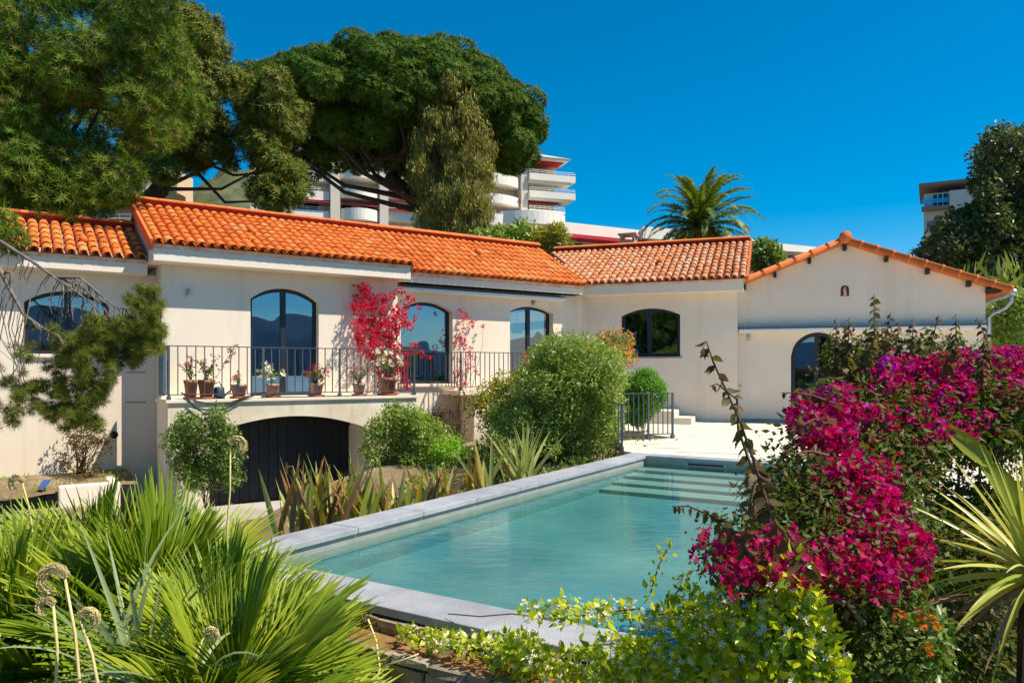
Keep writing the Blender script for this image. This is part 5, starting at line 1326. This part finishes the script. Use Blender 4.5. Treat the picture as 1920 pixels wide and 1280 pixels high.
wall_bougainvillea('crimson bougainvillea climbing the wall between the balcony door and the large arched window',
                   [(645, 575), (665, 545), (672, 530), (685, 545), (712, 560), (738, 545), (770, 555), (770, 590), (765, 620), (752, 640), (752, 690), (745, 720), (700, 690), (660, 645)], 135, .0, .42,
                   FA.p(4.75, .12, BZ), 2300, 600, .05, .125,
                   [(785, 575, 16.9, .06), (778, 595, 16.9, .06), (770, 660, 16.9, .1), (790, 664, 16.9, .08), (806, 668, 16.9, .06), (762, 665, 16.9, .12), (775, 650, 16.9, .1), (668, 535, 16.7, .07), (690, 540, 16.7, .1), (680, 655, 16.6, .12), (735, 735, 16.4, .1), (715, 695, 16.4, .12), (765, 725, 16.4, .1), (772, 745, 16.4, .08), (740, 695, 16.4, .1)])
wall_bougainvillea('thin straggling bougainvillea on the pillar between the two arched windows',
                   [(855, 570), (868, 575), (872, 598), (905, 600), (900, 618), (872, 615), (860, 625), (885, 655), (880, 720), (858, 730), (852, 680), (850, 620)], 30, -.5, -.2,
                   FA.p(7.0, -.42, -.9), 1100, 900, .04, .09, [(870, 650, 18.4, .11), (895, 698, 18.2, .07), (862, 582, 18.5, .05), (878, 662, 18.3, .08), (855, 700, 17.8, .1), (865, 720, 17.8, .1)])

# ------------------------------------------------------------------ foreground right: retaining wall, fence
RW = Frame((2.72, 5.30), (.846, -.533))
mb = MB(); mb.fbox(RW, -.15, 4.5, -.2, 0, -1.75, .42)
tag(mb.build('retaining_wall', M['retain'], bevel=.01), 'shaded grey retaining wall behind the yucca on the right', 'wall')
fe = empty('fence', 'dark metal bar fence seen through the bougainvillea on the right', 'fence')
MB().fbox(RW, -.05, 3.2, -.12, -.09, .50, .53).build('rail', M['metal'], fe); MB().fbox(RW, -.05, 3.2, -.12, -.09, 1.26, 1.29).build('rail', M['metal'], fe)
for i in range(26): MB().fbox(RW, i * .125, i * .125 + .018, -.114, -.096, .421, 1.259 if i % 8 else 1.32).build('bar', M['metal'], fe)

# ------------------------------------------------------------------ the big bougainvillea on the right
bg_ = empty('bougainvillea', 'huge magenta bougainvillea spilling over the right side of the pool', 'bougainvillea')
def dfun(x, y):                                   # lower masses stand nearer, the top lies along the fence
    t = min(1, max(0, (1080 - y) / 400)); s_ = min(1, max(0, (x - 1450) / 450))
    return 2.75 + 1.5 * t + 1.0 * s_ * t + rng.uniform(-.15, .75)
polyB = [(1350, 1020), (1420, 960), (1450, 900), (1490, 830), (1520, 760), (1560, 715), (1620, 690), (1700, 690), (1800, 690), (1960, 670), (1960, 800), (1890, 830), (1760, 840), (1720, 880), (1720, 960), (1735, 1050), (1700, 1110), (1600, 1140), (1500, 1120), (1400, 1110), (1345, 1060)]
Lb = lobes_in(polyB, 330, 0, 0, .10, .22, dfun)
Lb += lobes_in([(1690, 740), (1960, 740), (1960, 860), (1880, 850), (1760, 850), (1700, 880)], 60, 4.4, 5.2, .12, .2)
Lb += lobes_in([(1540, 690), (1580, 640), (1680, 610), (1790, 630), (1830, 680), (1700, 720)], 26, 0, 0, .10, .18, dfun)
Lb += lobes_in([(1550, 1130), (1720, 1100), (1740, 1230), (1680, 1290), (1540, 1290)], 60, 2.7, 3.5, .10, .18)
Lb += lobes_in([(1740, 900), (1830, 920), (1900, 900), (1900, 1000), (1800, 1020), (1745, 990)], 34, 4.5, 4.95, .12, .2)
Lb += lobes_in([(1740, 1000), (1930, 960), (1960, 1290), (1760, 1290), (1730, 1120)], 75, 4.0, 4.5, .12, .2)
P, Dd = on_lobes(Lb, 2600, .25, 1, .2)
sz = rng.uniform(.028, .052, len(P)) * np.clip(P[:, 1] / 3.4, .85, 1.25)
scatter('foliage', bg_, M['boug_leaf'], P, tang(Dd) - [0, 0, .3], sz, LEAF, flat=Dd + [0, 0, .4])
# flower masses
Lf = []
for poly, n_, r0, r1 in (([(1340, 1010), (1420, 1000), (1520, 1010), (1600, 1000), (1690, 1030), (1720, 1080), (1640, 1110), (1500, 1090), (1400, 1100), (1340, 1060)], 70, .04, .085),
                         ([(1540, 880), (1600, 870), (1680, 930), (1720, 1010), (1730, 1080), (1660, 1070), (1600, 990), (1560, 930)], 62, .045, .09),
                         ([(1490, 770), (1560, 740), (1640, 760), (1650, 800), (1560, 830), (1500, 820)], 40, .05, .09),
                         ([(1620, 680), (1740, 690), (1860, 670), (1960, 660), (1960, 760), (1860, 740), (1720, 740), (1640, 730)], 84, .05, .10),
                         ([(1520, 850), (1560, 840), (1680, 860), (1720, 900), (1690, 930), (1600, 900)], 22, .04, .07),
                         ([(1660, 760), (1800, 760), (1940, 780), (1800, 830), (1700, 820)], 30, .03, .07), (polyB, 30, .025, .06)):
    for x, y in poly_pts(poly, n_): Lf.append((at(x, y, dfun(x, y) - .16), rng.uniform(r0, r1) * (.85 if y > 850 else 1.1)))
for pa, pb in (((1640, 690), (1920, 690)), ((1500, 790), (1640, 790)), ((1560, 850), (1690, 960)), ((1600, 900), (1720, 1060)), ((1350, 1040), (1520, 1060)), ((1500, 1040), (1700, 1060)), ((1540, 770), (1600, 900))):
    for _ in range(13): t_ = rng.random(); x, y = pa[0] + (pb[0] - pa[0]) * t_ + rng.normal(0, 14), pa[1] + (pb[1] - pa[1]) * t_ + rng.normal(0, 16); Lf.append((at(x, y, dfun(x, y) - .2), rng.uniform(.05, .09)))
P, Dd = on_lobes(Lf, 6500, .6, 1, .1)
keep = Dd[:, 1] < .55; P, Dd = P[keep], Dd[keep]
pur = (P[:, 2] > 1.05) & (rng.random(len(P)) < .12)
scatter('flowers', bg_, M['boug'], P[~pur], Dd[~pur] + rng.normal(0, .4, Dd[~pur].shape), rng.uniform(.022, .040, (~pur).sum()), BRACT)
Lp = [(at(x, y, dfun(x, y) - .2), .06) for x, y in ((1528, 768), (1545, 758), (1560, 762), (1518, 778), (1660, 690), (1700, 694), (1895, 665), (1870, 672), (1920, 675), (1610, 865))]
P2, D2 = on_lobes(Lp, 9000, .7, 1, .1)
scatter('flowers', bg_, M['boug_purple'], np.vstack([P[pur], P2]), np.vstack([Dd[pur], D2]) + rng.normal(0, .4, (pur.sum() + len(P2), 3)), rng.uniform(.020, .034, pur.sum() + len(P2)), BRACT)
# woody stems
mb = MB()
for pts, d0, d1, r in (([(1705, 1240), (1722, 1080), (1727, 960), (1715, 900), (1690, 840)], 4.0, 4.3, .016), ([(1735, 1200), (1738, 1040), (1730, 930)], 4.1, 4.2, .008), ([(1620, 1170), (1590, 1130), (1555, 1120), (1530, 1130)], 2.7, 2.7, .012), ([(1580, 1290), (1560, 1120), (1540, 950), (1560, 780)], 3.4, 4.2, .022), ([(1600, 1290), (1650, 1050), (1680, 850), (1720, 700)], 3.8, 5.0, .02)):
    MB().tube([at(x, y, d0 + (d1 - d0) * i / (len(pts) - 1)) for i, (x, y) in enumerate(pts)], list(np.linspace(r, r * .5, len(pts))), 6).build('stem', M['twig'], bg_, True)
# long bronze shoots, each leaf placed along its cane
def shoot(pts, d, leaf, n, r=.005):
    c_ = [at(x, y, d) for x, y in pts]; c_ = [q + rng.normal(0, .015, 3) for q in c_]
    # resample
    pt = np.array(c_); seg = np.linalg.norm(np.diff(pt, axis=0), axis=1); cum = np.concatenate([[0], np.cumsum(seg)]); P_, D_ = [], []
    for i in range(n):
        s_ = cum[-1] * (i + .6) / (n + .2); k_ = min(len(seg) - 1, np.searchsorted(cum, s_) - 1); q = pt[k_] + (pt[k_ + 1] - pt[k_]) * (s_ - cum[k_]) / seg[k_]
        tg = nrm(pt[k_ + 1] - pt[k_]); sd = nrm(np.cross(tg, [0, 1, 0])) * (1 if i % 2 else -1)
        for _ in range(1 + (rng.random() < .35)):
            P_.append(q); D_.append(sd * rng.uniform(.6, 1) + np.array([0, rng.normal(0, .4), -.75 + rng.normal(0, .3)]))
    return c_, P_, D_, [leaf * (1.05 - .45 * i / n) for i in range(len(P_))]
mb = MB(); SP, SD, SS = [], [], []
shoots = [([(1505, 1060), (1450, 960), (1410, 850), (1380, 770), (1350, 695), (1328, 662), (1308, 652)], 2.55, .075, 30),
          ([(1440, 940), (1415, 860), (1395, 800), (1372, 750), (1345, 725), (1325, 728)], 2.6, .062, 16),
          ([(1430, 1050), (1370, 1010), (1330, 970), (1295, 948), (1268, 945)], 2.6, .058, 24),
          ([(1440, 870), (1410, 960), (1400, 1000)], 2.65, .06, 12),
          ([(1560, 860), (1520, 850), (1485, 845), (1465, 838)], 3.2, .06, 10), ([(1560, 800), (1525, 790), (1490, 800), (1478, 812)], 3.3, .055, 12), ([(1570, 750), (1530, 740), (1490, 735), (1470, 740)], 3.7, .06, 14)]
for x0, x1, y1 in ((1570, 1565, 600), (1590, 1580, 610), (1620, 1640, 555), (1625, 1636, 560), (1655, 1670, 620), (1680, 1690, 600), (1700, 1715, 598), (1735, 1755, 590), (1770, 1800, 588), (1842, 1838, 590), (1600, 1612, 640), (1660, 1650, 610), (1720, 1728, 630), (1545, 1560, 640), (1575, 1595, 590), (1645, 1665, 590), (1860, 1850, 620), (1780, 1778, 640)):
    shoots.append(([(x0, 720), (x0 + (x1 - x0) * .3, 680), (x0 + (x1 - x0) * .7, 630), (x1, y1)], 4.3 + rng.random() * .6, .075, 20 if y1 > 570 else 26))
for pts, d_, lf, n_ in shoots:
    c_, a, b_, s_ = shoot(pts, d_, lf, n_); MB().tube(c_, list(np.linspace(.0065 if d_ < 3 else .008, .002, len(c_))), 5).build('shoot', M['stem'], bg_, True); SP += a; SD += b_; SS += s_
WIDE = ([(0, 0, 0), (.30, .06, .30), (.26, .06, .58), (0, -.14, 1.05), (-.26, .06, .58), (-.30, .06, .30), (0, -.02, .45)], [(0, 1, 2, 6), (6, 2, 3, 6), (0, 6, 4, 5), (6, 6, 3, 4)])
WIDE = ([(0, 0, 0), (.30, .06, .34), (0, -.02, .45), (-.30, .06, .34), (.22, .05, .66), (-.22, .05, .66), (0, -.16, 1.08), (0, -.04, .75)], [(0, 1, 2, 3), (1, 4, 7, 2), (3, 2, 7, 5), (4, 6, 5, 7)])
scatter('shoot_leaves', bg_, M['boug_shoot'], np.array(SP), np.array(SD), np.array(SS), WIDE)

# lantana under it
L = lobes_in([(1560, 1150), (1640, 1130), (1720, 1130), (1770, 1200), (1775, 1290), (1580, 1290)], 44, 2.75, 3.3, .07, .13)
Lo = [(at(x, y, 2.62), .013) for x, y in ((1680, 1148), (1697, 1152), (1722, 1156), (1735, 1152), (1748, 1160), (1758, 1172), (1732, 1176), (1740, 1210), (1744, 1222))]
shrub('lantana', 'dark green lantana with small orange flowers left of the yucca', L, M['shrub'], 3600, .042, LEAF, base=at(1670, 1400, 3.0), flowers=(M['orange_flower'], 60000, .008, STAR, Lo))

# yucca on the right
yu = empty('yucca', 'spiky yucca with arching yellow-green sword leaves at the right edge', 'yucca')
yc = at(1942, 1085, 3.3)
for i in range(110):
    az = i * 2.39996; el = R(86 - 118 * (i / 110)); V, Fc, rn = [], [], []
    d = np.array([math.cos(az) * math.cos(el), math.sin(az) * math.cos(el), math.sin(el)])
    sword(V, Fc, rn, yc + d * .05, d, rng.uniform(.47, .62), .018 * rng.uniform(.8, 1.2), .15 + .75 * (i / 110), seg=8, fold=.3, col_=0, taper=.6)
    npmesh('leaf', np.array(V), np.array(Fc), M['yucca'] if (el > R(-18)) else M['dead'], yu, rn, smooth=True)
mb = MB(); mb.tube([yc - [0, 0, 1.9], yc - [0, 0, 1.0], yc - [0, 0, .2], yc], [.09, .08, .07, .04], 9); mb.build('trunk', M['bark'], yu, True)
for k_ in range(10):
    V, Fc, rn = [], [], []; sword(V, Fc, rn, at(1690, 1140, 3.3), [rng.normal(.5, .5), rng.normal(-.2, .3), rng.normal(.1, .25)], rng.uniform(.2, .34), .008, .3, col_=0)
    if k_ == 0: dl = empty('dry_leaves', 'fan of dry pinkish blades between the bougainvillea and the yucca', 'dry leaves')
    npmesh('leaf', np.array(V), np.array(Fc), M['dead'], dl, rn, smooth=True)

# banana-like leaf above the yucca
ba = empty('banana_plant', 'broad yellow-green banana leaf rising above the yucca', 'plant')
def blade(pts, d, w, part):
    c_ = [at(x, y, d) for x, y in pts]; V, Fc = [], []; n_ = len(c_)
    for i, q in enumerate(c_):
        tg = nrm(c_[min(i + 1, n_ - 1)] - c_[max(i - 1, 0)]); sd = nrm(np.cross(tg, [0.1, -1, .15])); ww = w * math.sin(math.pi * (.06 + .90 * (i / (n_ - 1)))) ** .55
        V += [q - sd * ww + [0, -.02, .012], q, q + sd * ww + [0, -.02, .012]]
    for i in range(n_ - 1): a = i * 3; Fc += [(a, a + 1, a + 4, a + 3), (a + 1, a + 2, a + 5, a + 4)]
    npmesh(part, np.array(V), np.array(Fc), M['banana'], ba, [.3] * len(V), smooth=True)
blade([(1772, 806), (1790, 820), (1810, 836), (1830, 852), (1846, 866), (1852, 876)], 3.9, .052, 'leaf')
blade([(1836, 872), (1858, 888), (1878, 908), (1895, 935), (1905, 965), (1912, 1000)], 3.9, .062, 'leaf')
MB().tube([at(1842, 872, 3.92), at(1885, 930, 3.92), at(1915, 1010, 3.92), at(1925, 1250, 3.95)], .012, 6).build('stalk', M['banana'], ba, True)

# ------------------------------------------------------------------ star jasmine over the near coping
ja = empty('star_jasmine', 'yellow-green star jasmine with white flowers trailing over the near pool edge', 'jasmine')
Lj = []
def jz(x, y):
    return max(2.55, min(4.1, 4.25 - (x - 740) * .0021 - .25 * rng.random()))
for poly, n_, r0, r1 in (([(745, 1185), (800, 1180), (860, 1200), (900, 1215), (870, 1225), (800, 1212)], 24, .03, .06),
                         ([(860, 1195), (950, 1190), (1010, 1210), (1050, 1260), (990, 1260), (900, 1220)], 40, .04, .075),
                         ([(900, 1285), (980, 1250), (1100, 1222), (1200, 1208), (1300, 1185), (1480, 1145), (1560, 1180), (1560, 1295), (900, 1300)], 150, .05, .09),
                         ([(960, 1140), (1010, 1128), (1100, 1130), (1190, 1130), (1210, 1150), (1120, 1160), (1000, 1160)], 26, .025, .05),
                         ([(1220, 1180), (1260, 1130), (1330, 1120), (1400, 1130), (1340, 1170)], 24, .04, .07),
                         ([(1440, 1090), (1490, 1060), (1520, 1100), (1530, 1170), (1470, 1170)], 26, .04, .07)):
    for x, y in poly_pts(poly, n_): Lj.append((at(x, y, jz(x, y)), rng.uniform(r0, r1)))
P, Dd = on_lobes(Lj, 4300, .3, 1, .35)
scatter('foliage', ja, M['jas'], P, Dd + rng.normal(0, .55, Dd.shape), rng.uniform(.03, .055, len(P)), WIDE)
P, Dd = on_lobes(Lj, 380, .9, 1, .6)
scatter('flowers', ja, M['white_flower'], P, Dd, rng.uniform(.012, .019, len(P)), STAR)
mb = MB()
for pts in ([(1220, 1110), (1235, 1060), (1250, 1030)], [(1230, 1180), (1245, 1150), (1275, 1100), (1282, 1075)], [(960, 1150), (1040, 1160), (1120, 1150), (1200, 1140)], [(1110, 1160), (1150, 1180), (1200, 1220)], [(840, 1150), (900, 1155), (960, 1150)], [(1000, 1240), (1100, 1210), (1250, 1200), (1400, 1180)]):
    MB().tube([at(x, y, jz(x, y) + .1) for x, y in pts], .0035, 5).build('stem', M['stem'], ja)
P = []; 
for x, y in ((1222, 1105), (1230, 1080), (1240, 1050), (1250, 1030), (1275, 1098), (1281, 1078), (1262, 1125)):
    for _ in range(7): P.append(at(x, y, 3.0) + rng.normal(0, .015, 3))
scatter('foliage', ja, M['jas'], np.array(P), rng.normal(0, .6, (len(P), 3)) + [0, 0, .4], rng.uniform(.02, .04, len(P)), WIDE)
mb = MB(); b0 = at(1437, 1300, 2.72); mb.tube([b0, at(1437, 1105, 2.72), at(1436, 1085, 2.72)], [.014, .014, .004], 6)
tag(mb.build('garden_stake', surf('dark_green_stake', (.012, .035, .03), (.02, .05, .04), 9, .5, 0)), 'dark green pointed stake standing in the jasmine', 'stake')

# ------------------------------------------------------------------ fan palms, bottom left
def fan_mesh(seed, nseg=34, Rr=.62, span=112):
    r = np.random.default_rng(seed); V, Fc, rn = [], [], []
    for i in range(nseg):
        th0 = R(-span + 2 * span * i / nseg); th1 = R(-span + 2 * span * (i + 1) / nseg); th = (th0 + th1) / 2; half = (th1 - th0) / 2
        L = Rr * (.80 + .20 * math.cos(th * .9)) * r.uniform(.92, 1.06); cup = .18; fold = .018
        jit = r.normal(0, .025); dr = r.uniform(.02, .12)
        def pt(rad, ang, lift): 
            x, y = math.sin(ang) * rad, math.cos(ang) * rad
            return np.array([x, y, cup * abs(math.sin(ang)) * rad + lift - dr * max(0, rad / L - .55) ** 2 * L * 2])
        rows = []
        for rad, hw in ((.03, half), (.26 * L, half), (.5 * L, half * .50), (.8 * L, half * .22), (L, .001)):
            a = th + jit * (rad / L)
            rows.append([pt(rad, a - hw, 0), pt(rad, a, fold * min(1, rad / (.3 * L)) * (1 if rad < .9 * L else .2)), pt(rad, a + hw, 0)])
        b = len(V)
        for rw in rows: V += rw; rn += [r.random() * .5] * 0
        c_ = r.random() * .45; rn += [c_] * 15
        for j in range(4): a = b + j * 3; Fc += [(a, a + 1, a + 4, a + 3), (a + 1, a + 2, a + 5, a + 4)]
    return np.array(V), np.array(Fc), rn
fan_d = []
for k_ in range(7):
    V, Fc, rn = fan_mesh(40 + k_, 42 + 2 * k_, .56 + .03 * k_, 95 + 6 * (k_ % 4)); o = npmesh('fan_leaf', V, Fc, M['fan'], None, rn); fan_d.append(o.data); bpy.data.objects.remove(o)
def fan_palm(label, base, n, elo, ehi, pet, az0, az1, scl=1.0):
    t = empty('fan_palm', label, 'fan palm', 'fan palms at the bottom left')
    mb = MB(); mb.tube([np.array([base[0], base[1], -1.72]), base - [0, 0, .3], base + [0, 0, .05]], [.13, .12, .07], 9); mb.build('trunk', M['bark'], t, True)
    for i in range(n):
        tt = (i + .5) / n; el = R(ehi + (elo - ehi) * tt + rng.normal(0, 5)); az = R(az0 + (az1 - az0) * ((i * .61803) % 1.0))
        d = np.array([math.cos(az) * math.cos(el), math.sin(az) * math.cos(el), math.sin(el)]); pl = rng.uniform(*pet)
        tip = base + d * pl - [0, 0, .08 * pl]
        y = nrm(d - np.array([0, 0, .18])); z = Z3 - y * (Z3 @ y) + rng.normal(0, .25, 3)
        if np.linalg.norm(z) < .3: z = np.array([0, -1, .3])
        z = nrm(z - y * (z @ y)); x = np.cross(y, z)
        o = link(bpy.data.objects.new('fan_leaf', fan_d[rng.integers(7)]), t); Mx = Matrix.Identity(4); s_ = scl * rng.uniform(.85, 1.12)
        for rr in range(3): Mx[rr][0] = x[rr] * s_; Mx[rr][1] = y[rr] * s_; Mx[rr][2] = z[rr] * s_; Mx[rr][3] = tip[rr]
        o.matrix_local = Mx
        MB().tube(bez(base, tip + y * .03, .02, 5), [.012, .010, .009, .008, .007], 5).build('petiole', M['fan'], t)
fan_palm('middle fan palm of the bottom left thicket, its fans rising before the garage', at(285, 1250, 4.6), 44, -5, 88, (.30, .58), 0, 360)
fan_palm('rear fan palm of the thicket, farthest back towards the earth bed', at(190, 1190, 5.3), 26, 5, 88, (.3, .55), 0, 360)
fan_palm('right fan palm of the thicket, reaching over the pool corner', at(425, 1310, 4.0), 38, -12, 80, (.25, .48), -100, 230, .88)
fan_palm('left fan palm of the thicket at the bottom left corner', at(40, 1300, 4.4), 30, -8, 82, (.3, .55), 0, 360)
fan_palm('low fan palm at the bottom edge before the stone wall', at(420, 1390, 3.3), 24, 0, 75, (.2, .42), 0, 360, .8)
sword_clump('strap_plant', 'pale striped strap leaves growing through the fan palms', 'plant', at(250, 1290, 3.5), 26, (.5, .95), .012, M['strap'], .75, .9, minz=.4)
sword_clump('strap_plant', 'drooping striped strap leaves at the bottom edge', 'plant', at(330, 1330, 3.1), 22, (.4, .7), .010, M['strap'], .9, 1.4, minz=.3)

# dry papyrus stalks with curled heads
def papyrus(x0, y0, x1, y1, d, rr, label, turns=1):
    t = empty('dry_stalk', label, 'dry stalk', 'dry papyrus stalks'); a = at(x0, y0, d); e = at(x1, y1, d)
    MB().tube([np.array([a[0], a[1], -1.72]), a, a * .5 + e * .5 + [.01, 0, 0], e], [.008, .007, .006, .005], 6).build('stalk', M['dry'], t, True)
    mb = MB(); sx = rr * F / d
    for k_ in range(110):
        ph = rng.uniform(1.8, 4.9); r_ = rr * rng.uniform(.45, 1.15); cx = rr * .8 * turns; pts = [e]
        for j in range(1, 8):
            a_ = math.pi - ph * j / 7; pts.append(e + np.array([cx + turns * r_ * math.cos(a_), rng.normal(0, rr * .12), r_ * math.sin(a_) * 1.0]) + rng.normal(0, rr * .07, 3))
        mb.tube(pts, max(.0007, d * .00034), 3, False)
    mb.build('head', M['dry'], t)
for args in ((150, 1290, 122, 1085, 2.9, .055, 'tallest curled dry stalk at the bottom left', -1), (105, 1290, 100, 1135, 2.9, .035, 'short straight dry stalk left of the tallest one', -1), (185, 1290, 150, 1160, 2.85, .04, 'dry stalk with a ragged head right of the tallest one', 1),
             (425, 1000, 432, 835, 4.9, .055, 'tall single curled stalk before the garage door', 1), (330, 1290, 385, 1190, 3.1, .03, 'short dry stalk with a small head amid the fan palms', 1), (60, 990, 42, 905, 5.0, .05, 'faint dry stalk before the earth bed', -1), (-20, 1230, -2, 1195, 3.0, .025, 'dry stalk cut by the left picture edge', -1)):
    papyrus(*args)
mb = MB(); mb.tube([at(690, 1160, 3.75), at(705, 1200, 3.7), at(712, 1250, 3.65), at(700, 1300, 3.6)], .006, 5); mb.tube([at(712, 1250, 3.6), at(760, 1235, 3.6), at(785, 1225, 3.6)], .004, 5)
tag(mb.build('dry_twig', M['dry'], None, True), 'dry twig hanging before the stone wall beside the palms', 'twig')

# fallen bracts on the terrace and the coping
n = 150; P = np.array([np.array([*ppt(rng.uniform(PW - .1, PW + 1.6), rng.uniform(4, 9.5)), .006]) for _ in range(n)])
tag(scatter('fallen_petals', None, M['boug'], P, rng.normal(0, 1, P.shape) * [1, 1, .1], rng.uniform(.02, .035, n), DIAMOND, flat=np.tile(Z3, (n, 1))), 'fallen magenta petals on the paving beside the pool', 'petals', kind='stuff')
